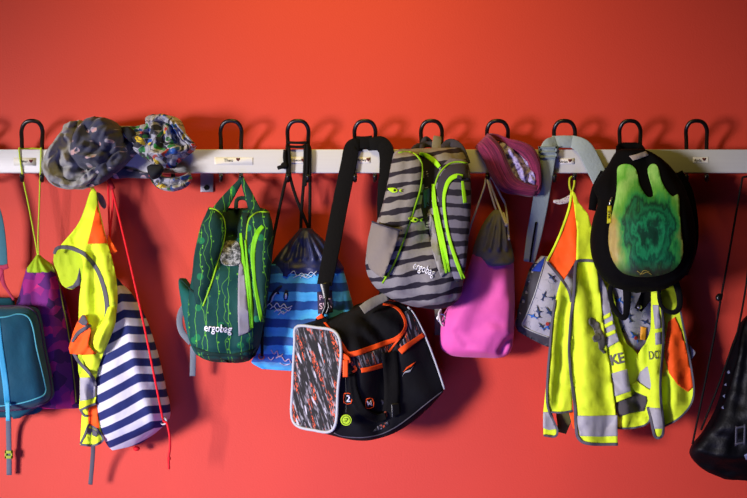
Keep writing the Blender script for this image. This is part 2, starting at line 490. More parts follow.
# ------------------------------------------------------------------ teal satchel at the frame's edge
def bag_teal():
    g = G('teal_polyester', .7, sheen=.1)
    n = g.noise(g.map(g.ob(), (18, 18, 7)), 3., 5., .6)
    mat = g.done(g.mix(n, C('043c50'), C('085066')), .3, 60)
    rim = plain('dark_purple_piping', '3b2142', .7); seam = plain('pale_teal_seam', '4d9fae', .7)
    side = plain('dark_teal_side_cloth', '0d4a5c', .8); blue = plain('light_blue_zip_tape', '2f93bd', .6)
    pink = plain('raspberry_strap', 'a52a4c', .7); gt = plain('grey_teal_webbing', '3c6f7c', .8, bs=150.)
    t = thing('school_satchel', 'teal zipped school satchel with grey strap at the far left end', 'school bag', P(0, 412, .1), BACKPACKS)
    body = loft([(-62, 306, 26, 306, .10, .02, 3), (-72, 308, 36, 309, .10, .08, 3), (-76, 318, 40, 322, .10, .115, 3), (-78, 345, 44, 348, .10, .125, 3), (-80, 385, 51, 385, .10, .125, 3), (-78, 402, 51, 398, .10, .11, 3), (-66, 412, 40, 406, .10, .07, 3), (-56, 415, 24, 410, .10, .02, 3)],
                folds=[([(12, 330), (16, 395)], .003, 12), ([(26, 325), (32, 395)], -.003, 7)], nz=.003, ns=14, e=3.6)
    mk('body', body, mat, t)
    f = onto(bvh(body), .001)
    mk('rim_piping', join(piping([(-60, 307), (0, 306.5), (22, 306.5), (34, 311), (39, 322), (43.5, 347), (50.5, 384), (50.5, 397), (42, 404), (22, 409), (-55, 414)], .0026, f)), rim, t)
    mk('seam', piping([(-55, 319), (0, 317.5), (18, 314), (28, 317), (33, 328), (37, 350), (44, 380), (45.5, 392), (38, 398), (10, 405), (-50, 409)], .0016, f), seam, t)
    mk('front_zipper', ribbon([(-3, 318), (0, 345), (5, 380), (8, 408)], 6, f, .003), blue, t)
    mk('zip_pull', ribbon([(7.5, 402), (8, 421)], 4.2, sheet(lambda x, y: .166), .003), plain('pale_blue_zip_pull', '3fa3c0', .5), t)
    mk('back_panel', loft([(-70, 297, 12, 297.5, .04, .01), (-72, 301, 14, 301, .045, .03), (-74, 330, 22, 330, .045, .03), (-70, 408, 44, 404, .045, .03), (-60, 419, 16, 417, .045, .01)], e=3), side, t)
    mk('shoulder_strap', join(strap([(-30, 150, .040), (-30, 147, .066), (-27, 155, .072), (-14, 184, .07), (-2.5, 216, .065), (1.5, 244, .06), (3.5, 266, .055)], [8, 8, 8, 9, 9, 9.5, 8]),
                              strap([(-30, 150, .040), (-40, 147, .066), (-44, 155, .072), (-56, 200, .07), (-60, 250, .06), (-60, 300, .05)], 8)), gt, t)
    mk('strap_clip', join(strap([(-4, 267, .057), (3, 267.5, .058), (8, 266, .058)], 4.5), strap([(1, 268, .058), (3, 282, .056), (8, 291, .054), (14, 300, .052)], [4, 4, 2.6, 2.4]), strap([(3, 270, .058), (-3, 288, .055), (-1, 299, .05)], 2.4)), pink, t)
    mk('bottom_flap', loft([(8, 404, 47, 400, .07, .02), (9, 410, 44, 403, .07, .03), (12, 416, 30, 412, .07, .02), (13, 419, 20, 418, .07, .004)], e=2.2), side, t)
    low = strap([(8.5, 412, .05), (8.6, 428, .026), (9, 452, .02), (9.2, 475, .018)], 5.2)
    ls = mk('adjuster_strap', low, plain('slate_webbing', '5d6470', .8, bs=150.), t)
    mk('buckle', join(box(P(5, 0, .022).x, P(12.6, 0, .022).x, -.0245, -.0185, P(0, 453.5, .022).z, P(0, 450.5, .022).z, .0006), box(P(5, 0, .022).x, P(12.6, 0, .022).x, -.0245, -.0185, P(0, 458.5, .022).z, P(0, 455.6, .022).z, .0006),
                      box(P(5, 0, .022).x, P(6.6, 0, .022).x, -.0245, -.0185, P(0, 458.5, .022).z, P(0, 450.5, .022).z, .0006), box(P(11, 0, .022).x, P(12.6, 0, .022).x, -.0245, -.0185, P(0, 458.5, .022).z, P(0, 450.5, .022).z, .0006)),
       plain('yellow_green_buckle', '9cae28', .5), ls, 'yellow green plastic buckle')
bag_teal()

# ------------------------------------------------------------------ striped bag
def bag_striped():
    seam = [(119, 279), (124, 293), (128, 308), (134, 336), (141, 364), (148, 390), (155, 410), (157, 424), (157, 450)]
    def sx(y):
        for (xa, ya), (xb, yb) in zip(seam, seam[1:]):
            if ya <= y <= yb: return xa + (xb - xa) * (y - ya) / (yb - ya)
        return seam[0][0] if y < 279 else 157
    def uvf(x, y):
        s = sx(y)
        v = y - .50 * (s - x) * (1 - .0015 * (s - x)) if x < s else y - .12 * (x - s)
        return (x / 100, -v / 100)
    g = G('navy_and_white_stripe', .85)
    x, y, z = g.xyz(g.uv())
    w = g.M('MULTIPLY', g.M('SUBTRACT', g.noise(g.uv(), 6., 2.), .5), .012)
    v = g.M('FRACT', g.M('ADD', g.M('MULTIPLY', g.M('ADD', y, w), 100 / 15.6), 40.52))
    f = g.step(g.M('ABSOLUTE', g.M('SUBTRACT', v, .5)), .235, .275)
    tint = g.noise(g.ob(), 120., 4.)
    mat = g.done(g.mix(f, g.mix(tint, C('1a2356'), C('222c66')), g.mix(tint, C('c2c0cc'), C('d4d2da'))), .3, 60)
    t = thing('drawstring_bag', 'navy and white striped drawstring bag on a red cord', 'gym bag', P(135, 445, .05), GYM)
    rows = [(111, 276, 118, 279, .05, .012), (109, 283, 122, 284, .05, .03), (107, 297, 131, 293, .05, .055), (104, 322, 145, 317, .052, .085), (99, 346, 154, 342, .054, .10), (95, 370, 161, 367, .056, .11), (95, 392, 166, 390, .056, .115), (98, 414, 170, 408, .056, .11), (102, 432, 168.5, 420, .054, .09), (107, 444, 158, 431, .05, .06), (112, 450, 142, 443, .05, .02)]
    folds = [(seam[:8], .010, 6), ([(112, 300), (118, 370), (125, 440)], .004, 12), ([(104, 330), (110, 420)], -.004, 6), ([(112, 282), (112, 330)], -.003, 3)]
    body = loft(rows, folds=folds, nz=.004, ns=15, uvf=uvf, e=2.2, cr=.006, cf=8)
    mk('bag_body', body, mat, t)
    f = onto(bvh(body), .001)
    mk('eyelet', ring(f(163.5, 421) + Vector((0, -.002, 0)), .0068, .0019), M['whitetag'], t)
    r = .0023
    cord = join(tube([(108.3, 177.5, .064), (108.5, 200, .062), (110, 236, .06), (114, 278, .055)], r), tube([(110.6, 178, .064), (113, 200, .062), (110, 240, .058), (113, 279, .052)], r),
                tube([(107.2, 177, .066), (111.5, 187, .068), (116, 205, .07), (124, 238, .085), (135, 285, .108), (146, 335, .117), (152, 365, .124), (158, 395, .118), (163, 420, .10)], r),
                tube([(163.5, 421, .09), (167, 424, .105), (169.6, 436, .104), (170, 448, .10), (168.6, 458, .098), (169, 469, .096)], .0024),
                ball(P(169, 458.5, .098), .004, .004, .005, 10), ball(P(136.5, 448.5, .03), .0075, .006, .0055, 12))
    mk('cord', cord, M['red_cord'], t)
    mk('toggle', join(tube([(107, 177.5, .067), (110.5, 183, .0675), (113, 189, .067)], .0052)), plain('dark_red_cord_bundle', 'a31524', .75), t)
bag_striped()

# ------------------------------------------------------------------ left vest
def vest_left():
    t = thing('safety_vest', 'crumpled yellow safety vest with an orange cuff beside the striped bag', 'safety vest', P(92, 446, .1), VESTS)
    ff = fold_field([([(93, 195), (86, 240), (84, 262)], .012, 6), ([(97, 215), (100, 260), (112, 310)], .012, 6), ([(90, 215), (74, 240)], -.008, 4), ([(93, 250), (96, 320)], -.006, 5),
                     ([(106, 255), (113, 300)], .009, 5), ([(87, 260), (86, 350)], .010, 6), ([(100, 320), (92, 350), (90, 380)], .012, 5), ([(113, 322), (98, 345)], -.012, 4), ([(85, 380), (87, 440)], .008, 4), ([(95, 375), (92, 400)], -.007, 4)])
    def base(x, y):
        k = min(1, max(0, (y - 188) / 60))
        return .068 + .034 * k + ff(x, y) * k + .005 * fbm(x * .06, y * .04, 3) + .004 * abs(fbm(x * .11, y * .05, 9, 2))
    under = lambda x, y: base(x, y) - .018
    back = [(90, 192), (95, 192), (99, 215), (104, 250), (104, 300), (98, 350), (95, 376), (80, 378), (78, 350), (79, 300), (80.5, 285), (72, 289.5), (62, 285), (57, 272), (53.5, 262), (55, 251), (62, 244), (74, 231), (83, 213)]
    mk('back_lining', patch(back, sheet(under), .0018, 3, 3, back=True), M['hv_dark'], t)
    mk('lining_fold_shade', join(patch([(66, 288), (72, 289), (80, 285), (81, 280), (79.5, 268), (77, 279), (73, 285)], sheet(lambda x, y: under(x, y) + .0015), .001, 3)), M['bind'], t)  # dark patch painted on the lining for the shade in its fold
    front = [(90.5, 191), (96, 191), (99, 207), (104, 229), (107.5, 243), (113, 262), (117, 284), (117.5, 304), (115, 321), (110, 336), (105, 350), (101, 360), (97, 374), (95.5, 384), (95.5, 402), (86, 408), (79.5, 410), (79.8, 394), (80, 376), (84, 366), (82, 356), (88, 350), (91, 335), (88, 322), (80, 318), (79, 303), (81, 285), (83, 268), (81, 256), (70, 247.5), (61, 246), (66, 239), (76, 227), (84, 212)]
    fproj = sheet(base)
    front_geo = patch(front, fproj, .0018, 3, 3, back=True)
    mk('front_cloth', front_geo, M['hv'], t)
    over = lambda o: sheet(lambda x, y: base(x, y) + o)
    mk('shoulder_patch', patch([(96.8, 205), (99.5, 214), (104, 231), (107.3, 243.2), (98, 243.6), (87.5, 243.8), (91, 230)], over(.0012), .001, 3), M['hv_orange'], t, 'fluorescent orange shoulder patch')
    mk('shoulder_flap', patch([(108, 234), (112, 242), (117.5, 251), (114, 255), (110, 252), (107.5, 244)], over(-.006), .001, 3), M['hv_orange'], t, 'fluorescent orange flap')
    mk('armhole_binding', ribbon([(54, 254), (57, 248.5), (64, 247), (74, 249), (86, 255.5), (96, 268), (102, 282), (106, 298), (106.8, 312), (104, 325), (99, 335)], [3, 3.6, 3.8, 4, 4, 4, 4.2, 4.4, 4.2, 3, 1.6], over(.002), .0015), M['bind'], t)
    mk('edge_binding', join(ribbon([(73.5, 353), (79, 362), (86, 369.5), (93, 378), (95.5, 386)], 3.2, over(.006), .0015), ribbon([(79.5, 410.5), (87, 407), (96, 403.5)], 2.4, over(.003), .0015)), M['bind'], t)
    # the turned-out orange cuff
    cf = lambda x, y: base(x, y) + .016 + .004 * math.sin(x * .5 + y * .3)
    mk('orange_cuff', patch([(70, 353.8), (71, 340), (75, 327), (80.5, 316.5), (85, 315), (88, 322), (91, 330), (88.5, 343), (92, 350), (96.5, 354)], sheet(cf), .002, 3, 2, back=True), M['hv_orange'], t, 'fluorescent orange cuff')
    mk('cuff_tape', join(ribbon([(72, 342), (77, 334), (83, 329.5), (91, 325)], [2.2, 3.4, 4, 2.6], sheet(lambda x, y: cf(x, y) + .002), .0012), patch([(78, 322), (82, 315), (85, 315.5), (87.5, 322), (86, 326), (82, 325)], sheet(lambda x, y: cf(x, y) + .002), .001, 3)), M['bind'], t)
    roll = loft([(91, 338, 95, 336, .125, .008), (93, 338, 112, 326, .12, .02), (94, 345, 110, 335, .118, .026), (95, 351, 106, 344, .115, .022), (96, 354, 101, 351, .112, .008)], e=2)
    mk('cloth_roll', loft([(108, 307, 115, 306, .115, .006), (104, 318, 116, 316, .118, .02), (97, 330, 114.5, 326, .12, .028), (93, 340, 110, 338, .12, .028), (95, 350, 105, 350, .116, .02), (97, 354, 101, 354, .114, .005)], e=2, folds=[([(112, 310), (100, 345)], .006, 3), ([(108, 322), (97, 340)], -.005, 2)]), M['hv'], t)
    mk('reflective_band', patch([(79.8, 377.6), (87, 377.5), (94.4, 377.6), (95.5, 385), (95.4, 397), (87, 400), (79.8, 401)], over(.0022), .001, 3), M['refl'], t)
    # lower flap folded back on itself
    lo = lambda x, y: .085 + .004 * math.sin(x * .6) + ff(x, y) * .4
    mk('lower_flap', patch([(82, 410), (97, 404), (99, 420), (103.5, 440), (93, 446), (80, 444.5), (81, 428)], sheet(lo), .0018, 3, back=True), M['hv'], t)
    lo2 = lambda o: sheet(lambda x, y: lo(x, y) + o)
    mk('lower_orange_strip', patch([(88, 408), (97, 404.5), (98.5, 418), (99.8, 429), (93, 426), (88.5, 424)], lo2(.0015), .001, 3), M['hv_orange'], t, 'fluorescent orange strip')
    mk('lower_binding', join(ribbon([(80.5, 444), (85, 434), (89, 425), (94, 427.5), (99, 432), (103, 440), (93.5, 445.5), (80.5, 444.5)], 2.2, lo2(.0022), .0012), ribbon([(81, 411), (84, 415.5), (88, 416)], 2, lo2(.003), .001)), M['bind'], t)
    mk('dark_fold', patch([(88.5, 428), (93, 428.5), (98.5, 433), (96, 437), (91.5, 435), (87, 433.5)], lo2(.0012), .0006, 3), M['bind'], t)
    mk('tie_strap', strap([(93, 443, .082), (93, 452, .062), (91.8, 468, .046), (90.3, 484.5, .04)], 4.2, .002), M['bind'], t)
    mk('hanging_loop', join(tube([(93, 193, .068), (90, 185, .070), (88, 179.5, .063), (88.6, 178, .058), (91, 183, .066), (95, 192, .068)], .0018)), M['lime_cord'], t)
    mk('care_tag', patch([(97, 192), (103, 196), (106.5, 205), (104.5, 209), (101, 206), (97.5, 199)], sheet(lambda x, y: .058 + .001 * (y - 192) * .3), .0008, 3, 2, back=True), plain('printed_care_tag', '8d7d88', .7, .35), t)
vest_left()

# ------------------------------------------------------------------ scarves
def scarf_grey():
    def print_mat(name, c0, c1, dens):
        g = G(name, .9, sheen=.15)
        v = g.map(g.uv(), (1, 1.5, 1), .6)
        cellv = g.vor(g.N('VectorMath', {0: v, 1: g.N('VectorMath', {0: g.noise(v, 5., 2., .5, 1), 3: .16}, operation='SCALE').outputs[0]}, operation='ADD').outputs[0], 6.5)
        f = g.M('MULTIPLY', g.step(cellv, .25, .21), g.step(g.noise(v, 9., 1.), .5 - dens, .53 - dens))
        base = g.mix(g.noise(g.ob(), 80., 4.), C(c0), C(c1))
        pink = g.mix(g.step(g.noise(v, 16., 1.), .45, .55), C('c09a98'), C('9a9298'))
        return g.done(g.mix(f, base, pink), .5, 70, .005)
    outer = print_mat('charcoal_bird_print_jersey', '38394a', '444656', 0.05)
    inner = print_mat('pale_grey_jersey', '8a8988', '9a9996', -.14)
    t = thing('scarf', 'charcoal grey scarf with small pink print bunched over the rail', 'scarf', P(85, 188, .1), SCARVES)
    dome = loft([(96, 117.5, 104, 118, .085, .02), (84, 121, 114, 121, .088, .07), (76, 130, 121, 128, .09, .11), (71, 143, 126, 140, .09, .125), (72, 155, 126, 152, .088, .12), (78, 165, 118, 161, .085, .09), (88, 172, 110, 168, .08, .03)],
                folds=[([(80, 128), (90, 122), (112, 124)], .008, 4), ([(76, 148), (88, 160), (104, 163)], .014, 5), ([(72, 140), (82, 152), (100, 156), (118, 150)], -.010, 3), ([(90, 128), (86, 146)], -.009, 3), ([(108, 122), (114, 140), (110, 158)], .009, 5), ([(120, 128), (116, 150)], -.008, 3)], nz=.005, ns=22, e=2, wob=.007, cr=.026, cf=15, sub=14, n=96)
    left = loft([(70, 122, 84, 121, .07, .02), (64, 130, 82, 128, .075, .05), (57, 142, 80, 142, .08, .07), (48, 156, 82, 156, .085, .085), (44.5, 168, 90, 168, .085, .09), (48, 178, 96, 178, .082, .085), (57, 185, 92, 185, .078, .06), (68, 189, 82, 189.5, .075, .015)],
                folds=[([(52, 152), (60, 170), (74, 176), (84, 168)], -.022, 5), ([(66, 152), (72, 164), (82, 164)], .014, 4), ([(60, 146), (54, 160), (58, 176)], .010, 4), ([(70, 142), (64, 156), (70, 168)], -.010, 3), ([(74, 146), (76, 158)], .010, 3), ([(50, 180), (74, 187), (90, 182)], .008, 3)], nz=.004, ns=24, e=2, wob=.005, cr=.024, cf=17, seed=3, sub=14, n=96)
    rim = loft([(64, 125, 78, 121, .095, .02), (60, 134, 70, 131, .10, .04), (54, 142, 64, 144, .105, .05), (47, 152, 57, 156, .11, .05), (44, 165, 53, 164, .11, .045), (46, 176, 56, 171, .11, .045), (55, 186, 62, 177, .11, .045), (70, 189.5, 73, 181, .11, .045), (84, 187, 82, 178, .11, .045), (95, 180, 89, 172, .108, .04), (104, 172, 96, 165, .10, .02)], folds=[], nz=.004, ns=35, e=2, n=48, cr=.014, cf=22, seed=6, sub=12)
    tail = loft([(88, 188, 84, 176, .10, .02), (100, 184, 94, 168, .105, .05), (112, 176, 104, 160, .10, .07), (124, 166, 118, 148, .09, .07), (134, 156, 130, 136, .08, .06), (140, 148, 138, 132, .075, .02)],
                folds=[([(90, 180), (118, 160), (136, 146)], -.008, 3), ([(96, 176), (122, 154)], .006, 3)], nz=.004, ns=28, e=2, n=56, cr=.018, cf=20, seed=8, sub=12)
    back = loft([(96, 166, 94, 150, .045, .02), (110, 178, 110, 160, .05, .03), (128, 178, 130, 168, .05, .03), (146, 178.5, 146, 172, .05, .02), (154, 178, 154, 174, .05, .005)], nz=.004, ns=30, e=2, n=32)
    mk('outer_cloth', join(dome, tail, back), outer, t)
    mk('inner_cloth', left, inner, t, 'paler grey inner side of the scarf')
    mk('rolled_edge', rim, inner, t)
scarf_grey()

def scarf_print():
    g = G('colourful_cartoon_print_jersey', .9, sheen=.15)
    v = g.uv(); vv = g.N('VectorMath', {0: v, 1: g.N('VectorMath', {0: g.noise(v, 7., 2., .5, 1), 3: .22}, operation='SCALE').outputs[0]}, operation='ADD').outputs[0]
    c = g.vor(vv, 21., 'Color'); x, y, z = g.xyz(c)
    pal = g.ramp(x, [(0, '262a38'), (.14, '1f4f9a'), (.26, '2c7d3a'), (.37, 'd6b92a'), (.46, 'b8322c'), (.55, '2a2b30'), (.78, '8f8d92')], True)
    f = g.step(g.vor(vv, 21.), .60, .52)
    sel = g.step(y, .22, .26)
    base = g.mix(g.noise(g.ob(), 70., 4.), C('9a9aa2'), C('b0b0b6'))
    ed = g.step(g.vor(vv, 9., 'Distance', 'DISTANCE_TO_EDGE'), .045, .02)
    col = g.mix(g.M('MULTIPLY', ed, .8), g.mix(g.M('MULTIPLY', f, sel), base, pal), C('2b2c33'))
    mat = g.done(col, .5, 70, .005)
    dark = plain('dark_printed_knot', '1b1d22', .9, .4)
    t = thing('scarf', 'pale scarf with colourful picture print wound around a hook', 'scarf', P(165, 190, .1), SCARVES)
    lump = loft([(152, 114.5, 162, 114.5, .085, .02), (146, 118, 174, 117.5, .088, .07), (146, 126, 181, 126, .09, .10), (141, 137, 186, 138, .09, .115), (136, 147, 196, 147, .09, .11), (142, 156, 190, 154, .088, .10), (150, 163, 180, 161, .085, .07), (158, 168, 174, 168, .082, .02)],
                folds=[([(156, 118), (161, 135), (158, 154)], .014, 4), ([(150, 120), (152, 140), (146, 152)], -.010, 3), ([(168, 118), (176, 132), (184, 146)], -.009, 3), ([(172, 122), (172, 142), (164, 158)], .010, 4), ([(164, 130), (166, 150)], -.010, 3), ([(140, 148), (160, 158), (186, 152)], .010, 4), ([(150, 158), (176, 160)], -.006, 2)], nz=.005, ns=26, e=2, wob=.008, cr=.030, cf=18, seed=2, sub=14, n=96)
    hood = loft([(146, 128, 150, 118, .11, .02), (151, 128, 157, 116, .12, .05), (160, 122, 163, 114, .122, .05), (172, 126, 176, 119, .12, .05), (178, 136, 185, 132, .115, .045), (184, 145, 196, 145, .105, .03), (188, 150, 195, 147, .1, .01)], nz=.004, ns=30, e=2, n=48, cr=.018, cf=24, seed=11, sub=12)
    low = loft([(150, 170, 152, 166, .07, .02), (150, 178, 158, 170, .075, .05), (158, 188, 164, 176, .08, .06), (172, 191.5, 174, 177, .08, .06), (185, 188, 184, 175, .08, .05), (191.5, 180, 189, 172, .075, .03), (191, 175, 189, 171.5, .07, .008)],
               folds=[([(154, 180), (172, 186), (188, 178)], -.010, 2.5), ([(160, 176), (176, 180)], .008, 2.5)], nz=.004, ns=34, e=2, n=56, cr=.018, cf=24, seed=14, sub=12)
    link = loft([(121, 132, 120, 126, .085, .02), (128, 140, 127, 126, .09, .045), (136, 146, 137, 126, .09, .06), (146, 150, 147, 124, .09, .05), (152, 146, 152, 128, .09, .02)], folds=[([(122, 130), (146, 134)], -.010, 3), ([(124, 136), (146, 142)], .008, 3)], nz=.006, ns=34, e=2, n=36)
    mk('bunched_cloth', join(lump, hood, low, link), mat, t)
    mk('dark_knot', loft([(147, 167, 152, 164, .125, .01), (148, 173, 163, 166, .128, .03), (151, 178, 162, 173, .126, .03), (154, 179.5, 158, 178, .122, .008)], e=2.2, nz=.004, ns=40, n=24), dark, t, 'dark knotted corner of the scarf')
    mk('dark_twist', loft([(121, 128, 124, 126.5, .11, .01), (124, 134, 130, 127, .112, .025), (129, 141, 136, 133, .112, .025), (134, 143, 138, 140, .11, .008)], e=2.2, nz=.004, ns=40, n=24), dark, t, 'dark twisted end of the scarf')
scarf_print()
# ------------------------------------------------------------------ green backpack
def pack_green():
    def vine(name, c0, c1, dens=1.):
        g = G(name, .8)
        x, y, z = g.xyz(g.uv())
        sx = g.M('ADD', g.M('MULTIPLY', x, 9.4), g.M('MULTIPLY', g.noise(g.vec(g.M('MULTIPLY', x, .8), g.M('MULTIPLY', y, 1.1), 0.), 4.5, 2.), 1.1))
        fr = g.M('ABSOLUTE', g.M('SUBTRACT', g.M('FRACT', sx), .5))
        line = g.step(fr, .034, .018)
        fine = g.step(g.M('ABSOLUTE', g.M('SUBTRACT', g.M('FRACT', g.M('ADD', g.M('MULTIPLY', sx, .5), g.M('MULTIPLY', g.noise(g.map(g.uv(), (.6, 1, 1)), 5., 1.), .8))), .5)), .018, .009)
        brk = g.step(g.noise(g.map(g.uv(), (9., 3., 1.)), 2.5, 2.), .34, .40)
        dots = g.step(g.vor(g.map(g.uv(), (1, 1, 1)), 13.), .14, .09)
        near = g.step(fr, .22, .18)
        big = g.step(g.vor(g.map(g.uv(), loc=(3, 1, 0)), 4.), .15, .12)
        base = g.mix(g.noise(g.ob(), 60., 4.), C(c0), C(c1))
        base = g.mix(big, base, C('0f6a42'))
        f = g.M('MAXIMUM', g.M('MULTIPLY', g.M('MAXIMUM', g.M('MULTIPLY', line, .85), g.M('MULTIPLY', fine, .6)), brk), g.M('MULTIPLY', dots, near))
        return g.done(g.mix(f, base, C('62b22c')), .35, 55)
    body_m = vine('dark_green_vine_print', '053b36', '06453f')
    flap_m = vine('dark_green_vine_print_flap', '042f2b', '053a34')
    dark = plain('dark_green_lining', '0b2a24', .85, .2); pocket = plain('deep_teal_pocket_cloth', '0a544f', .8, .1)
    lime = plain('lime_zipper_tape', '74c414', .6, .06)
    t = thing('school_backpack', 'dark green backpack with lime vine print and white lettering', 'backpack', P(225, 362, .1), BACKPACKS)
    rows = [(211, 208, 262, 208, .075, .02), (207, 213, 269, 212, .082, .07), (202, 226, 271, 226, .09, .12), (196, 252, 272, 250, .098, .145), (193, 276, 270, 276, .104, .155), (190, 300, 267, 300, .108, .16), (190, 325, 264, 325, .11, .16), (193, 344, 260, 344, .11, .155), (200, 355, 255, 354, .11, .13), (210, 360, 248, 360.5, .108, .07), (218, 362, 240, 362.5, .106, .02)]
    body = loft(rows, e=3., folds=[([(234, 213), (231, 236)], -.045, 8), ([(232, 236), (230, 262)], -.018, 8), ([(206, 250), (208, 300)], -.008, 5), ([(214, 275), (216, 345)], .006, 7), ([(228, 272), (226, 350)], .005, 6), ([(221, 275), (219, 320)], -.006, 3),
                               ([(236, 268), (236, 345)], -.006, 3), ([(255, 230), (258, 330)], .010, 8), ([(198, 345), (225, 351), (255, 346)], -.006, 2.5)], nz=.006, ns=16, cr=.006, cf=10)
    mk('body', body, body_m, t)
    tr = bvh(body); f = onto(tr, .001)
    mk('base_panel', patch([(193, 346), (210, 352), (232, 354), (254, 349), (260, 344), (256, 355), (249, 361), (230, 363), (210, 361), (199, 356)], onto(tr, .0015), .001, 4), dark, t)
    # opening between the flaps
    mk('opening', patch([(222, 212), (228, 208), (252, 208), (248, 218), (246, 236), (244, 256), (240, 268), (231, 262), (222, 252), (224, 236), (225, 224)], f, .001, 3), dark, t, 'dark open gap between the front flaps')
    lf = loft([(209, 207, 216, 208.5, .13, .015), (206, 214, 221.5, 215, .142, .03), (203, 224, 225, 224, .15, .034), (199, 240, 224, 240, .156, .036), (195, 258, 219, 258, .166, .034), (193, 276, 214, 276, .175, .03), (194, 292, 208.5, 294, .18, .022), (196, 304, 205, 306, .182, .008)], n=40, e=2.6, folds=[([(216, 214), (208, 250), (200, 296)], .004, 5)], nz=.003, ns=20)
    mk('side_flap', lf, flap_m, t)
    mk('flap_piping', piping([(209.5, 208.5), (215, 209.5), (220, 213.5), (224, 220), (225, 232), (222.5, 246), (218.5, 259), (213.5, 277), (208, 293), (203, 306)], .0019, onto(bvh(lf, body), .0005)), M['lime_pipe'], t)
    rf = loft([(253, 212, 266, 211, .125, .02), (249, 217, 270.5, 216, .14, .04), (247, 230, 273, 229, .148, .05), (247, 250, 273, 248, .156, .054), (249, 275, 270.5, 273, .164, .05), (252, 300, 267, 300, .172, .04), (254, 322, 262, 322, .178, .02)], n=40, e=2.6, nz=.004, ns=18, folds=[([(262, 222), (256, 240), (256, 270), (262, 318)], -.004, 3)])
    mk('side_flap', rf, flap_m, t)
    fr = onto(bvh(rf, body), .0008)
    mk('flap_piping', piping([(269, 212.5), (260, 212), (254, 214.5), (249, 220), (246.8, 232), (246.5, 250), (248, 272), (251, 296), (253.5, 320)], .0019, fr), M['lime_pipe'], t)
    mk('side_zipper', ribbon([(263, 226), (258, 232), (254, 243), (252.8, 258), (254.5, 280), (258, 302), (262, 322)], [4, 4.8, 5, 4.6, 3.2, 4, 4], fr, .0022), lime, t)
    both = onto(bvh(rf, body), .003)
    mk('front_zipper', join(ribbon([(240.5, 233), (242, 250), (245, 272), (247.5, 296), (250, 330)], [2.4, 3.4, 3.4, 3, 2.4], both, .004), ribbon([(245, 240), (247.5, 268), (250.5, 296), (252.6, 328)], [1.4, 2.4, 2.4, 1.8], onto(bvh(rf, body), .005), .004)), lime, t)
    mk('reflective_wedge', patch([(239.5, 258), (243, 266), (246, 290), (250, 331), (244.5, 334), (238.5, 336), (237.6, 310), (238, 280)], onto(tr, .004), .003, 4), plain('grey_wedge_tape', '87848a', .5), t, 'grey reflective wedge')
    g = G('silver_printed_net', .45, spec=.5); n = g.noise(g.uv(), 22., 3., .7)
    silver = g.done(g.ramp(n, [(.38, '15191a'), (.5, '5c605f'), (.6, 'a7a9aa'), (.7, '2a2e2e')]), .4)
    mk('net_pocket', patch([(223, 243), (231, 240), (239, 243), (240.5, 258), (238.5, 264.5), (230, 266), (221, 263), (221.5, 252)], onto(tr, .006), .004, 3, 2), silver, t, 'silver patterned net pocket')
    fl = onto(tr, .0025)
    mk('brand_lettering', text_geo('ergobag', 218, 328.6, 7.8, -4, fl, 2, .78, .016), M['white'], t)
    sp = loft([(180, 278, 186, 278.5, .07, .02), (179, 282, 193, 288, .072, .06), (181, 296, 203, 295, .08, .09), (185, 318, 206, 318, .086, .10), (190, 340, 206, 340, .09, .09), (196, 353, 206, 352, .09, .06), (201, 357, 208, 356, .09, .02)], n=40, e=2.4, nz=.004, ns=18)
    mk('side_pocket', sp, pocket, t)
    mk('pocket_hem', piping([(180, 279), (184, 282.5), (190, 289), (196, 293.5), (202, 295)], .0022, onto(bvh(sp, body), .0006)), dark, t)
    strapm = flap_m
    mk('carry_strap', join(strap([(241, 176.5, .07), (240, 181, .071), (233, 191, .076), (225, 202, .085), (219, 211, .1)], [3.5, 4.5, 8, 11.5, 13.5], .006), strap([(241, 176.5, .07), (243, 181, .071), (247, 191, .076), (251.5, 202, .085), (256, 213, .1)], [3.5, 4.5, 7.5, 9.5, 11.5], .006)), strapm, t)
    mk('grab_handle', join(strap([(236, 208, .09), (237, 200, .083), (243, 198, .08), (248, 201, .083), (250, 210, .09)], 4, .004)), dark, t)
    mk('shoulder_strap', join(strap([(190, 302, .03), (182.5, 309, .035), (179.5, 320, .035), (182, 332, .035), (191, 343, .045)], 6), strap([(193, 346, .05), (193, 360, .048), (192.6, 376, .046)], 5.8)), plain('grey_shoulder_webbing', '777e83', .8, bs=150.), t)
pack_green()

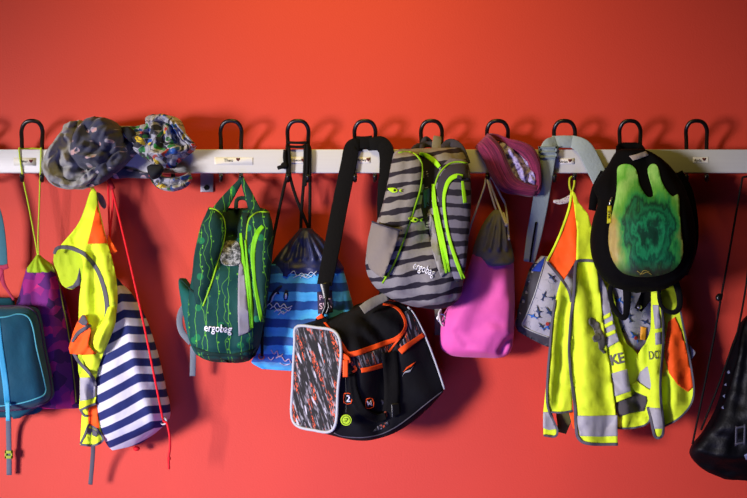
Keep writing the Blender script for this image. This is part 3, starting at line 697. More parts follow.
# ------------------------------------------------------------------ blue drawstring bag
def bag_blue():
    g = G('blue_wave_stripe', .65, sheen=.1)
    x, y, z = g.xyz(g.uv())
    wob = g.M('MULTIPLY', g.M('SUBTRACT', g.noise(g.map(g.uv(), (1.2, .4, 1)), 5., 3., .6), .5), .05)
    v = g.M('FRACT', g.M('ADD', g.M('MULTIPLY', g.M('ADD', y, wob), 100 / 17.6), 40.30))
    k = g.step(g.M('ABSOLUTE', g.M('SUBTRACT', v, .5)), .235, .27)
    wash = g.noise(g.map(g.uv(), (1., 3., 1.)), 9., 4., .6)
    lt = g.mix(wash, C('2a8cd0'), C('58bce8')); dk = g.mix(wash, C('14407e'), C('1a4f92'))
    low = g.step(y, -3.46, -3.50)
    dk = g.mix(low, dk, C('1f5fb0'))
    mat = g.done(g.mix(k, lt, dk), .35, 40)
    navy = plain('navy_satin', '1a2455', .5, .1, .35, spec=.45)
    t = thing('drawstring_bag', 'blue wave striped drawstring bag with penguin print and black cords', 'gym bag', P(300, 371, .05), GYM)
    rows = [(270, 264, 340, 264, .06, .07), (268, 272, 343.5, 270, .062, .08), (266.5, 292, 349, 290, .064, .09), (263, 322, 356, 318, .062, .09), (258.5, 346, 358, 344, .058, .08), (253, 358, 357, 362, .05, .055), (252, 363, 350, 372, .045, .02), (262, 369, 340, 374, .042, .008)]
    fo = [([(280, 268), (276, 320), (266, 355)], .006, 7), ([(300, 275), (300, 360)], .005, 10), ([(288, 300), (284, 350)], -.005, 5), ([(318, 275), (330, 330)], .006, 8), ([(334, 272), (345, 320)], -.007, 4), ([(270, 330), (290, 360)], -.004, 3), ([(258, 355), (275, 340)], .006, 4)]
    body = loft(rows, e=2.3, folds=fo, nz=.006, ns=15, cr=.007, cf=10)
    mk('bag_body', body, mat, t)
    ga = []
    for i in range(11):
        a = (i - 5) / 5
        ga.append(([(305 + a * 4, 229), (305 + a * 13, 243), (306 + a * 22, 258)], .006 if i % 2 else -.006, 2.2))
    top = loft([(300, 228, 311, 228, .06, .015), (297, 232, 314, 231, .06, .04), (289, 241, 324, 240, .06, .06), (278, 254, 335, 254, .061, .075), (271.5, 264, 341, 263, .062, .084), (269.5, 269, 344, 268, .063, .090), (270.5, 273.5, 343, 271, .064, .088), (274, 275, 341, 273, .064, .082)], e=2.2, folds=ga, nz=.006, ns=22, n=96, cr=.006, cf=12)
    mk('gathered_top', top, navy, t)
    trb = bvh(body, top); f = onto(bvh(body), .0012)
    mk('drawcord_tab', patch([(283.5, 262), (289, 261), (290, 272), (287, 277), (283, 276)], onto(trb, .003), .003, 3), navy, t)
    # printed penguins on ice
    dk = plain('dark_navy_print', '131c3c', .7); wh = plain('pale_ice_print', 'c6d4ea', .7)
    f2 = onto(bvh(body), .0018); f3 = onto(bvh(body), .0024)
    whale = [(268, 304), (269.5, 297), (273, 291.5), (278, 287), (282, 285.5), (281.5, 288), (278.5, 291), (279.5, 294.5), (275.5, 294), (273, 299), (271.5, 304)]
    b = mk('leaping_whale_print', patch(whale, f2, .0003, 2.5), dk, t)
    mk('whale_belly', patch([(270.2, 303), (272, 297), (275, 293), (277, 292.5), (274, 296.5), (272, 302)], f3, .0003, 2.5), wh, b)
    pg = mk('penguin_print', patch([(284, 293), (285.5, 290), (288, 290.5), (288.5, 295), (287, 300), (284.5, 300.5), (283.2, 297)], f2, .0003, 2.5), dk, t)
    mk('penguin_belly', patch([(285, 294), (286.5, 293), (287.2, 296), (286, 299.5), (284.6, 298.5)], f3, .0003, 2.5), wh, pg)
    sp = lambda pts, w=.0008: piping(pts, w, f2, 4)
    mk('splash_print', join(sp([(267, 306), (270, 303.5), (273, 307), (277, 303), (280, 307), (284, 304), (287, 308), (292, 306)], .0011), sp([(270, 309), (274, 306.5), (278, 311), (283, 307.5), (288, 311), (291, 308)], .001), sp([(274, 312), (279, 309), (283, 314), (288, 310)], .001), sp([(278, 315), (282, 311.5), (285, 313.5)], .0009)), wh, t)
    fl = onto(trb, .0022)
    def squig(pts, w=.0007): return piping(pts, w, fl, 4)
    mk('printed_line_sketch', join(squig([(290, 274), (294, 271), (297, 276), (302, 273), (306, 277), (311, 272), (316, 276)]), squig([(293, 278), (300, 275), (308, 278), (317, 271)]), squig([(300, 278), (305, 274), (312, 277)])), wh, t)
    mk('printed_word_patch', patch([(317, 292), (332, 290), (333, 312), (318, 314)], onto(bvh(body), .0012), .0004, 4), plain('dark_plum_print', '2a2038', .7), t)
    mk('printed_lettering', join(text_geo('POL', 325, 297.5, 5, 6, f3, 2, .9, .01), text_geo('SEA', 325.5, 306, 6, 6, f3, 2, .9, .01)), plain('pinkish_white_print', 'd6b3be', .7), t)
    mk('lower_print', join(squig([(271, 350), (274, 354), (277, 351), (279, 357), (283, 354)], .0011), squig([(276, 358), (281, 356), (285, 361), (289, 359), (291, 363)], .0012), squig([(268, 357), (271, 360), (274, 357)], .0009), squig([(280, 363), (285, 365), (290, 364)], .001)), plain('coral_and_ice_print', 'cdb2c4', .7, .4), t)
    mk('eyelet', ring(f(261.5, 356.5) + Vector((0, -.001, 0)), .0058, .0016), plain('copper_eyelet', 'a5604a', .35, metal=.7), t)
    r = .0034
    L = [tube([(287.5, 144, .044), (287, 147, .062), (286.5, 158, .0625), (287.5, 172, .062), (283, 192, .06), (274, 235, .07), (266, 285, .105), (262.5, 325, .12), (262, 356, .10)], r),
         tube([(288.8, 145, .046), (289, 149, .064), (289.5, 162, .0645), (290, 176, .062), (297, 200, .058), (309, 229, .058)], r),
         tube([(305, 145, .046), (305, 149, .063), (304.8, 164, .0645), (303.5, 185, .06), (301.5, 210, .058), (300.8, 229, .058)], r),
         tube([(309, 146, .046), (310, 150, .063), (309.8, 166, .0645), (310, 190, .06), (309.6, 229, .058)], r),
         tube([(307, 144, .044), (307.6, 147, .064), (307.4, 158, .069), (307, 172, .066), (305, 186, .062)], r),
         tube([(287, 142.4, .060), (297.5, 142.8, .062), (307, 142.4, .060)], r * .85), tube([(288, 146.4, .058), (297.5, 147, .059), (306, 146.6, .058)], r * .9),
         tube([(285, 150, .067), (284.6, 158, .069), (286, 166, .066)], r * 1.1)]
    mk('cord', join(*L), M['black_cord'], t)
    mk('cord_knot', join(ball(P(284.5, 165.5, .067), .0085, .007, .0075, 12), tube([(284, 166.5, .07), (280.5, 167.2, .071), (277.8, 168, .07)], .0042)), M['black_cord'], t)
bag_blue()

# ------------------------------------------------------------------ sports holdall
def holdall():
    g = G('slanted_streak_print', .7, sheen=.1)
    v = g.map(g.uv(), (1, 1, 1), math.radians(-17))
    a = g.noise(g.map(v, (42., 4.6, 1)), 1., 2., .5); b = g.noise(g.map(v, (18., 2.6, 1), 0, (4, 2, 0)), 1., 2., .5)
    fine = g.noise(g.map(v, (110., 26., 1), -.5, (7, 1, 0)), 1., 2., .6)
    c0 = g.ramp(a, [(0, '100f12'), (.49, '141216'), (.55, '56535a'), (.63, '8a878e'), (.70, 'a9a7ae')])
    hot = g.M('MULTIPLY', g.step(b, .54, .58), g.step(fine, .49, .54))
    col = g.mix(hot, c0, C('d8552c'))
    wh = g.step(g.noise(g.map(v, (19., 3.2, 1), 0, (9, 5, 0)), 1., 1.), .69, .71)
    gap = g.step(g.noise(g.map(v, (80., 16., 1), -.6, (3, 8, 0)), 1., 2.), .42, .5)
    streak = g.done(g.mix(wh, g.mix(gap, C('100f12'), col), C('b4b2bc')), .3)
    blk = plain('black_ripstop', '09090d', .8, .2, .4, bs=35.)
    lidm = plain('black_felted_lid', '080708', .95, .2, .4, bs=40.)
    org = M['orange_pipe']
    t = thing('sports_bag', 'black sports bag with orange zippers and grey streak patterned end panel', 'sports bag', P(350, 436, .1))
    Q0 = [(296.5, 327, 0), (316, 327.5, 0), (335, 332, 0), (341, 350, 0), (338, 388, 0), (334, 428, 0), (313, 430, 0), (293, 421, 0), (292.6, 385, 0), (294.5, 345, 0)]
    dz = lambda x: .105 + .085 * (x - 292) / 50
    Q0 = [(x, y, dz(x)) for x, y, _ in Q0]
    Q1 = [(362, 305, .03), (382, 301, .055), (403, 304, .085), (416, 318, .095), (430, 350, .095), (444, 389, .09), (424, 402, .06), (398, 412, .025), (385, 380, .015), (372, 340, .015)]
    N = 10; A = sm(Q0, 8, True); B = sm(Q1, 8, True); n = len(A); m = 36
    g1 = fold_field([([(392, 345), (380, 420)], -.010, 8), ([(365, 372), (360, 430)], .006, 10), ([(405, 350), (420, 395)], .006, 10), ([(350, 330), (372, 345)], -.010, 6), ([(366, 318), (384, 340)], -.012, 5), ([(352, 322), (358, 348)], .008, 6), ([(376, 312), (398, 328)], .010, 6), ([(345, 400), (380, 432)], -.006, 5)])
    vs, fs, us = [], [], []
    for j in range(m + 1):
        u = j / m; q = 4 * u * (1 - u)
        for i in range(n):
            a, b = A[i], B[i]; s = i / 8
            x = a[0] + (b[0] - a[0]) * u; y = a[1] + (b[1] - a[1]) * u; d = a[2] + (b[2] - a[2]) * u
            low = max(0, 1 - abs(s - 5.3) / 2.3); up = max(0, 1 - min(abs(s - 1.3), abs(s - 11.3)) / 1.6); rt = max(0, 1 - abs(s - 3.6) / 1.8)
            y += low * 24 * q - up * 1.5 * q; d += rt * .012 * q
            p = P(x, y, d)
            p.y -= (g1(x, y) + .005 * fbm(p.x * 14, p.z * 14, 5)) * min(1, 4 * u)
            p.y = min(p.y, -.004)
            vs.append(p); us.append((x / 100, -y / 100))
    for j in range(m):
        for i in range(n):
            k = (i + 1) % n
            fs.append((j * n + i, j * n + k, (j + 1) * n + k, (j + 1) * n + i))
    fs.append(tuple(range(n))); fs.append(tuple(m * n + i for i in range(n)))
    body = (vs, fs, us)
    mk('body', body, blk, t)
    tr = bvh(body); f = onto(tr, .0012); f2 = onto(tr, .0025); f3 = onto(tr, .004)
    ep = sm([q[:2] for q in Q0], 8, True)
    endf = lambda o: (lambda x, y: P(x, y, dz(x) + o + .0015 * math.sin((y - 327) * .05)))
    mk('end_panel', patch(ep, endf(.007), .004, 4), streak, t)
    C3 = [endf(.007)(*p) for p in ep]; C3.append(C3[0]); C3.append(C3[1])
    mk('end_piping', tube3(C3, .0032, 8), M['silver_pipe'], t)
    lid = [(343, 350), (337, 334), (336, 326), (342, 317), (352, 312.5), (366, 308), (384, 304), (394, 306), (401, 312), (405.5, 322), (404, 331), (397, 338), (384, 343.5), (370, 348.5), (356, 353), (347, 353.5)]
    mk('lid', patch(lid, f2, .002, 3, 3), lidm, t)
    mk('lid_zipper', ribbon([(383, 304), (393, 306), (400.5, 311.5), (405.5, 322), (404, 331), (396, 338.8), (384, 343.5), (370, 348.5), (358, 352.8), (350, 354.2), (346.5, 352), (343.5, 347), (338, 338), (330, 329), (322, 319)], [2, 2.4, 3, 3, 3.4, 4.4, 5, 5.2, 5.4, 5, 4, 3.5, 2.5, 2, 2], f3, .003, 6), org, t)
    mk('streak_band', patch([(347, 355), (357, 356), (372, 351.5), (386, 346), (397, 341), (399, 348), (389, 355), (384, 362), (372, 365.5), (360, 368.5), (352, 366), (348, 362)], f2, .001, 3), streak, t)
    mk('streak_corner', patch([(405, 336), (407, 324), (404, 312), (410, 309), (416, 318), (423, 333), (413, 341), (401, 350), (399, 346)], f2, .001, 3), streak, t)
    mk('pocket_zipper', join(ribbon([(352.5, 372.5), (356, 369.5), (354, 366)], 2.5, f3), ribbon([(361, 370.5), (370, 369), (384, 365)], 4.6, f3)), org, t)
    mk('side_trim', ribbon([(400, 352), (404, 348.5), (413, 342), (424, 334.5)], [6, 6, 5, 4.6], f3, .002), org, t)
    mk('thin_trim', ribbon([(388.5, 353), (394, 345), (401.5, 336)], 1.8, f3, .0015), org, t)
    mk('corner_piping', piping([(408, 307), (414, 314), (424, 333), (435, 361), (444.5, 389)], .0022, onto(tr, .001)), M['silver_pipe'], t)
    mk('base_piping', piping([(334, 433), (344, 436.5), (362, 437.5), (380, 434.5), (396, 427), (412, 415.5), (428, 402.5), (443, 391)], .0012, f), plain('speckled_base_trim', '55525c', .7, .5), t)
    zp = sheet(lambda x, y: .199)
    mk('zip_tab', ribbon([(338, 356), (342, 355.2), (347, 358.5), (349.5, 363)], [2.5, 4.5, 5, 3], sheet(lambda x, y: .196), .003), org, t)
    mk('zip_pull', join(ribbon([(345.4, 360), (345.4, 377)], 5.2, zp, .004)), org, t)
    mk('side_webbing', ribbon([(389, 352), (391, 372), (392, 395), (390, 412)], 15.5, onto(tr, .005), .003), M['black_web'], t)
    mk('webbing_buckle', patch([(391, 404), (399, 403), (400, 414), (392, 418)], onto(tr, .008), .003, 3), M['hook'], t)
    mk('carry_handle', ribbon([(352, 374), (354, 392), (362, 410), (376, 418), (386, 416)], [6, 8, 9, 9, 7], onto(tr, .008), .004), M['black_web'], t)
    tag = plain('yellow_green_round_tag', 'b4d823', .5)
    th_ = mk('tag_cord', tube([(345.6, 377, .197), (346.2, 395, .196), (346, 414.5, .196)], .0007), M['hook'], t)
    bm = bmesh.new(); bmesh.ops.create_cone(bm, segments=28, radius1=.0112, radius2=.0112, depth=.004, cap_ends=True)
    c = P(346, 420, .196); vs2 = [Vector((v.co.x, v.co.z, v.co.y)) + c for v in bm.verts]; bm.verts.index_update(); fs2 = [tuple(v.index for v in q.verts) for q in bm.faces]; bm.free()
    tg = mk('round_tag', (vs2, fs2), tag, th_, 'yellow green round tag', smooth=False)
    dkg = plain('olive_tag_relief', '5c6d14', .6)
    mk('tag_relief', join(ring(c + Vector((0, -.0022, 0)), .0085, .0008), tube3([c + Vector((-.004, -.0024, .003)), c + Vector((.004, -.0024, .003))], .0008), tube3([c + Vector((.004, -.0024, .003)), c + Vector((-.001, -.0024, -.004))], .0008), tube3([c + Vector((-.005, -.0024, -.002)), c + Vector((.002, -.0024, -.001))], .0008)), dkg, tg)
    fp = onto(tr, .0016); fp2 = onto(tr, .0022)
    def sq(pts, w=.0009): return piping(pts + [pts[0]], w, fp2, 2)
    mk('printed_frame', join(sq([(344.2, 393.5), (351.5, 394), (351, 403.5), (343.8, 402.5)], .0009), sq([(366.5, 399), (372.5, 398.5), (373.5, 407), (366, 408)], .0008)), org, t)
    mk('printed_numeral', join(text_geo('2', 348.2, 399, 6.6, 0, fp2, 2, 1.1, .02), text_geo('M', 369.6, 403.5, 5.4, 8, fp2, 2, .9, .01)), M['white'], t)
    mk('printed_logo', join(patch([(402.5, 372.5), (407, 367), (416, 361.5), (412, 366.5), (407, 369)], fp2, .0004, 3)), org, t)
    mk('printed_logo', patch([(402, 376), (405, 371.5), (411, 369.5), (413.5, 365.5), (410, 372), (405, 373)], fp, .0004, 3), M['silver_pipe'], t)
    mk('printed_streaks', patch([(373, 431.5), (377, 426.5), (388, 421.5), (389, 424.5), (380, 430)], fp, .0004, 3), streak, t)
    mk('printed_flecks', patch([(380.5, 399.5), (385, 400), (384, 404), (382, 405)], fp, .0004, 3), streak, t)
    mk('printed_fleck', patch([(383.5, 414), (386, 408.5), (387.5, 416), (385, 419.5)], fp, .0004, 3), plain('rust_print', '8a3d22', .7), t)
    # shoulder strap over its hook
    mk('shoulder_strap', join(strap([(365, 146, .049), (358, 145, .062), (352, 148, .0645), (348.5, 165, .066), (341, 200, .07), (331, 252, .10), (324.5, 285, .118)], [11, 12.5, 15, 15.5, 15.5, 15.3, 14.6], .003),
                              strap([(365, 146, .049), (372, 144, .062), (381, 144, .0645), (386.5, 152, .066), (386.5, 170, .066), (384, 195, .062), (384, 235, .035), (386, 300, .025)], [11, 12.5, 15, 15, 14, 13, 13, 13], .003)), M['black_web'], t)
    mk('strap_over_hook', strap([(355.5, 141.5, .058), (364, 142.5, .06), (373, 141, .058)], [11, 12, 11], .003), M['black_web'], t)
    mk('strap_hook', join(strap([(324.5, 283, .119), (325.5, 292, .122), (326, 299, .124)], [10, 7, 5], .006), tube([(326, 298, .124), (325.5, 306, .126), (322, 315, .124)], .0042), tube([(326, 298, .124), (329, 306, .126), (326, 314, .124)], .0032)), M['hook'], t)
    mk('strap_anchor', patch([(315.5, 319), (322, 314), (328, 320), (330, 329), (314, 327.5)], sheet(lambda x, y: .132), .006, 3, back=True), M['black_web'], t)
    mk('anchor_tab', patch([(316, 317.5), (321.5, 313.5), (324, 317.5), (317.5, 319.5)], sheet(lambda x, y: .136), .002, 3, back=True), org, t)
holdall()

# ------------------------------------------------------------------ grey striped backpack
def pack_grey():
    def stripe(name, c0, c1, dk, ph=0., slope=0., per=12.6):
        g = G(name, .85)
        x, y, z = g.xyz(g.uv())
        w = g.M('MULTIPLY', g.M('SUBTRACT', g.noise(g.map(g.uv(), (.8, .5, 1)), 5., 2.), .5), .055)
        yy = g.M('ADD', g.M('ADD', y, w), g.M('MULTIPLY', x, slope))
        sc = g.M('ADD', g.M('MULTIPLY', yy, 100 / per), 60. + ph)
        v = g.M('ABSOLUTE', g.M('SUBTRACT', g.M('FRACT', sc), .5))
        row = g.M('FLOOR', sc)
        wd = g.M('MULTIPLY', g.noise(g.vec(g.M('MULTIPLY', x, 6.), g.M('MULTIPLY', row, 7.3), 0.), 1., 2.), .42)
        f = g.step(g.M('SUBTRACT', v, wd), .0, -.035)
        tint = g.noise(g.ob(), 110., 5., .65)
        return g.done(g.mix(f, g.mix(tint, C(c0), C(c1)), C(dk)), .35, 60)
    bm_ = stripe('grey_ink_stripe', '7c7878', '928d8b', '241f2a', 0., -.18)
    fm = stripe('grey_ink_stripe_flap', '807c79', '96918d', '26212b', .3, -.16)
    rm = stripe('violet_grey_ink_stripe', '686574', '77737f', '221e2c', .1, .02)
    plaing = plain('plain_warm_grey_cloth', '7e756d', .85, .08); darkv = plain('dark_violet_grey_cloth', '37333f', .85, .1)
    dark = plain('black_lining_cloth', '151318', .9, .2); lime = plain('bright_lime_zipper_tape', '9be31b', .6, .05)
    t = thing('school_backpack', 'grey and black striped backpack with lime zippers and piping', 'backpack', P(420, 308, .11), BACKPACKS)
    rows = [(400, 149, 460, 148, .10, .02), (394, 153, 465, 156, .105, .07), (391, 166, 469, 168, .11, .11), (387, 185, 471, 190, .115, .135), (381, 210, 470, 215, .12, .15), (373, 232, 468, 240, .125, .16), (366, 256, 465.5, 262, .13, .165), (367, 273, 463, 281, .132, .16), (376, 288, 460, 296, .132, .14), (392, 299, 452, 305, .13, .10), (408, 305, 442, 308.5, .13, .04), (416, 307, 434, 309.5, .13, .01)]
    body = loft(rows, e=2.7, folds=[([(424, 160), (426, 185), (428, 215), (430, 240)], -.035, 6), ([(405, 245), (398, 290)], .005, 6), ([(417, 225), (420, 270), (416, 300)], -.007, 4), ([(426, 262), (430, 300)], .006, 5), ([(380, 288), (420, 298), (452, 297)], -.006, 3), ([(395, 215), (385, 255)], -.004, 5)], nz=.006, ns=16, cr=.006, cf=10)
    mk('body', body, bm_, t)
    tr = bvh(body); f = onto(tr, .0012)
    mk('opening', patch([(416, 158), (424, 156), (436, 166), (441, 172), (436, 184), (432, 196), (430, 215), (433, 240), (430, 238), (425, 225), (421, 208), (424, 186), (424, 170), (419, 161)], f, .001, 3), dark, t, 'dark gap between the front flaps')
    mk('lining_print', patch([(423, 190), (430, 188), (429, 206), (424, 208)], onto(tr, .002), .001, 3), plain('teal_lining_print', '2b5360', .8, .4), t)
    lf = loft([(397, 152.5, 411, 152.5, .155, .015), (393, 158, 420, 157, .17, .03), (390, 170, 422.5, 170, .178, .034), (387, 190, 420.5, 190, .186, .034), (382, 212, 413, 213, .196, .032), (377, 232, 406, 233, .203, .028), (380, 256, 398, 256, .21, .02), (384, 276, 388, 277, .212, .006)], n=44, e=2.5, folds=[([(407, 156), (404, 200), (394, 250)], -.003, 3)], nz=.003, ns=20)
    mk('front_flap', lf, fm, t)
    al = bvh(body, lf); fa = onto(al, .0006)
    mk('flap_piping', piping([(398.5, 153), (405, 152), (412.5, 153), (418, 157), (421.8, 164), (422, 176), (420, 190), (415, 206), (408.5, 226), (401, 247), (393, 266), (382.5, 283)], .002, fa), M['lime_pipe'], t)
    mk('piping_tack', ribbon([(380.5, 274), (385.5, 276.5), (389.5, 275)], 2, onto(al, .002)), M['lime_pipe'], t)
    pk = sheet(lambda x, y: .162 + .068 * min(1, max(0, (x - 362) / 24)) ** .5 + .003 * math.sin(x * .22 + y * .13))
    pk2 = sheet(lambda x, y: .164 + .068 * min(1, max(0, (x - 362) / 24)) ** .5 + .003 * math.sin(x * .22 + y * .13))
    sp = patch([(372, 221.5), (376, 223), (388, 227), (400, 230.5), (395, 247), (389, 263), (383, 278), (377, 275), (369, 268), (366, 255), (368, 238)], pk, .003, 4)
    mk('side_pocket', sp, plaing, t, 'plain grey side pocket')
    mk('pocket_hem', piping([(372, 221.5), (376, 223), (388, 227), (402, 230.5)], .0018, pk2), darkv, t)
    rf = loft([(450, 158, 466, 160, .15, .02), (442, 166, 468.5, 168, .165, .04), (436, 178, 470.5, 180, .175, .05), (434, 198, 471, 200, .184, .054), (438, 222, 470, 222, .192, .052), (443, 244, 468, 244, .198, .044), (449, 264, 466, 264, .203, .03), (455, 282, 463, 280, .205, .01)], n=44, e=2.6, nz=.004, ns=18)
    mk('front_flap', rf, rm, t)
    ar = bvh(body, rf); fr = onto(ar, .0008); fr3 = onto(ar, .003)
    mk('flap_yoke', patch([(467, 163), (469.5, 172), (470, 181), (462, 177), (455, 177.5), (449, 182), (444.5, 192), (443, 206), (440, 205), (436.5, 192), (438, 180), (443, 171), (451, 164.5)], fr, .0015, 3), darkv, t)
    mk('flap_piping', piping([(467.5, 163.5), (460, 162), (452, 162.8), (445, 167), (439, 174.5), (435.5, 184), (434.2, 198), (436.5, 216), (441, 236)], .002, onto(ar, .001)), M['lime_pipe'], t)
    mk('side_zipper', ribbon([(463, 176), (456, 176), (450, 179.5), (446, 187), (443.8, 199), (445, 216), (449, 238), (456, 260), (463.5, 279)], [3, 4.6, 4.6, 4, 3.2, 3, 3.2, 3.8, 4], fr3, .002), lime, t)
    zs = mk('zip_slider', ribbon([(457, 176.5), (462, 178)], 3.4, onto(ar, .006), .003), darkv, t)
    mk('zip_pull', ribbon([(462.5, 181), (463.5, 190), (465.2, 203)], [2.5, 3.6, 4], onto(ar, .007), .003), lime, zs)
    mk('front_zipper', join(ribbon([(433, 184), (434, 200), (436.5, 220), (441, 244), (446.5, 273)], [3.2, 4.2, 4.2, 3.6, 2.2], onto(ar, .007), .004), ribbon([(436.5, 206), (440, 226), (445, 250), (449.5, 272)], [1.5, 2.8, 3, 2], onto(ar, .009), .004)), lime, t)
    mk('top_zipper', ribbon([(419.5, 153.5), (427, 156), (434, 161), (439.5, 167)], [3, 4.5, 5, 4], onto(tr, .003), .002), lime, t)
    mk('reflective_wedge', patch([(429.5, 212), (433, 218), (437, 238), (441.5, 262), (446, 273), (441, 277.5), (437.5, 268), (432, 250), (429.5, 232)], onto(tr, .005), .003, 4), plain('pale_grey_wedge_tape', '8b8884', .5), t, 'pale grey reflective wedge')
    fl = onto(al, .0025)
    mk('brand_lettering', text_geo('ergobag', 424.2, 269, 8., -22, onto(tr, .002), 2, .62, .012), M['white'], t)
    ey = plain('lime_eye_print', 'b2e01e', .7)
    for cx, cy in ((394.5, 190.3), (415, 219.8)):
        sh = [(cx - 7, cy - 1.6), (cx - 4, cy - 2.6), (cx, cy - 2.4), (cx + 3.6, cy), (cx + 1, cy + 2.3), (cx - 3, cy + 2)]
        e = mk('printed_fish', patch(sh, fl, .0004, 3, 3), ey, t, 'lime printed fish')
        mk('printed_fish_eye', patch([(cx + .2 + 1.3 * math.cos(a), cy - .1 + 1.3 * math.sin(a)) for a in [i * .63 for i in range(10)]], onto(al, .0032), .0003, 3), dark, e)
        mk('printed_fish_tail', patch([(cx + 4.6, cy - .5), (cx + 8, cy - 1.6), (cx + 6.6, cy), (cx + 7.6, cy + 2), (cx + 5, cy + 1.4)], fl, .0004, 3), ey, e)
    mk('shoulder_strap', join(strap([(446, 152, .1), (450, 146, .082), (458, 150, .1), (466, 164, .12)], [12, 14, 13, 9], .006)), darkv, t)
    mk('grab_handle', join(strap([(412, 152, .11), (417, 147, .09), (426, 144.6, .072), (434, 145, .072), (442, 148, .09), (446, 153, .11)], 6, .004), strap([(421.5, 150, .1), (423, 143, .073), (426, 138.5, .066), (431, 142, .058)], [4.5, 5, 4.5, 4], .004)), darkv, t)
    mk('hanging_strap', join(strap([(437, 155, .108), (436.5, 146, .088), (437.2, 139.5, .076), (437.5, 136.5, .068)], [10, 9, 8.5, 7.5], .003), strap([(432, 147, .088), (441, 151, .09)], 4.5, .004)), M['taupe_web'], t)
    mk('lower_strap', join(strap([(387, 296, .13), (377, 300.5, .135), (369, 305, .142), (362, 310, .146)], [8, 9, 9.5, 9], .003)), M['taupe_web'], t)
    mk('lower_strap', join(strap([(438.5, 300, .06), (438.2, 318, .05), (438, 335, .048)], 7, .003)), plain('dark_taupe_webbing', '5f5a4c', .8, bs=150.), t)
pack_grey()
# ------------------------------------------------------------------ pink drawstring bag
def bag_pink():
    pink = plain('orchid_pink_polyester', 'e05aa6', .7, .04, .3, sheen=.1, bs=30.); grey = plain('charcoal_ripstop_top', '6c6b6e', .7, .12, .4, bs=35.)
    t = thing('drawstring_bag', 'plain pink drawstring bag with dark grey gathered top', 'gym bag', P(478, 357, .05), GYM)
    fo = [([(492, 268), (484, 300), (466, 330)], -.006, 7), ([(500, 266), (503, 310), (500, 352)], .006, 9), ([(478, 262), (470, 290), (452, 322)], .006, 8), ([(455, 330), (466, 344)], -.005, 3), ([(490, 330), (480, 350)], .005, 6), ([(446, 322), (446, 350)], -.004, 3),
          ([(500, 350), (505, 341), (513, 338)], -.020, 4), ([(508, 300), (508, 330)], .005, 5), ([(472, 330), (488, 318), (497, 322)], -.004, 5), ([(470, 348), (497, 352)], .005, 4)]
    rows = [(473, 252, 512.5, 254, .06, .075), (471, 258, 513.5, 262, .061, .085), (465, 276, 514, 276, .062, .095), (453, 298, 514.5, 300, .063, .105), (443, 317, 514, 322, .062, .11), (440, 335, 513.5, 338, .06, .10), (441, 348, 511, 350, .058, .075), (450, 355, 506, 356, .056, .035), (462, 357, 498, 358, .055, .01)]
    body = loft(rows, folds=fo, nz=.004, ns=15, e=2.4)
    mk('bag_body', body, pink, t)
    ga = [([(499 + (i - 3) * 1.2, 212), (498 + (i - 3) * 3.0, 230), (496 + (i - 3) * 4.2, 248)], .008 if i % 2 else -.008, 2.4) for i in range(7)]
    top = loft([(494, 210, 501, 209.5, .058, .015), (490, 214, 504, 214, .06, .045), (483, 224, 507, 224, .06, .07), (476.5, 238, 509.5, 238, .06, .085), (472.5, 252, 512.5, 251, .06, .100), (473.5, 259, 514, 259, .061, .108), (480, 264.5, 513, 262.5, .062, .106), (486, 267, 511, 264, .062, .098)], folds=ga, nz=.006, ns=24, e=2.3, n=90, cr=.004, cf=13)
    mk('gathered_top', top, grey, t)
    c = M['white_cord']; r = .0023
    mk('cord', join(tube([(487.5, 177.5, .066), (486, 179, .064), (484, 188, .06), (477, 208, .055), (470, 228, .05), (466, 245, .05)], r), tube([(488, 177, .068), (491, 186, .066), (497, 202, .064), (505, 222, .10), (507, 225, .105), (503.5, 213, .075)], r),
                    tube([(486.5, 176.5, .069), (490, 190, .070), (494, 204, .066), (496, 210, .064)], r), tube([(488.3, 177, .066), (493, 180, .066), (501, 196, .064), (506, 208, .062), (509, 240, .10)], r), ball(P(506.5, 224.5, .105), .0045, .004, .005, 10)), c, t)
    mk('eyelet', ring(P(441.3, 318, .085), .0085, .0022), M['steel'], t)
    mk('eyelet_cord', tube([(441, 309, .09), (438.8, 314, .094), (440.5, 322, .092), (443, 326, .085)], .0022), c, t)
bag_pink()

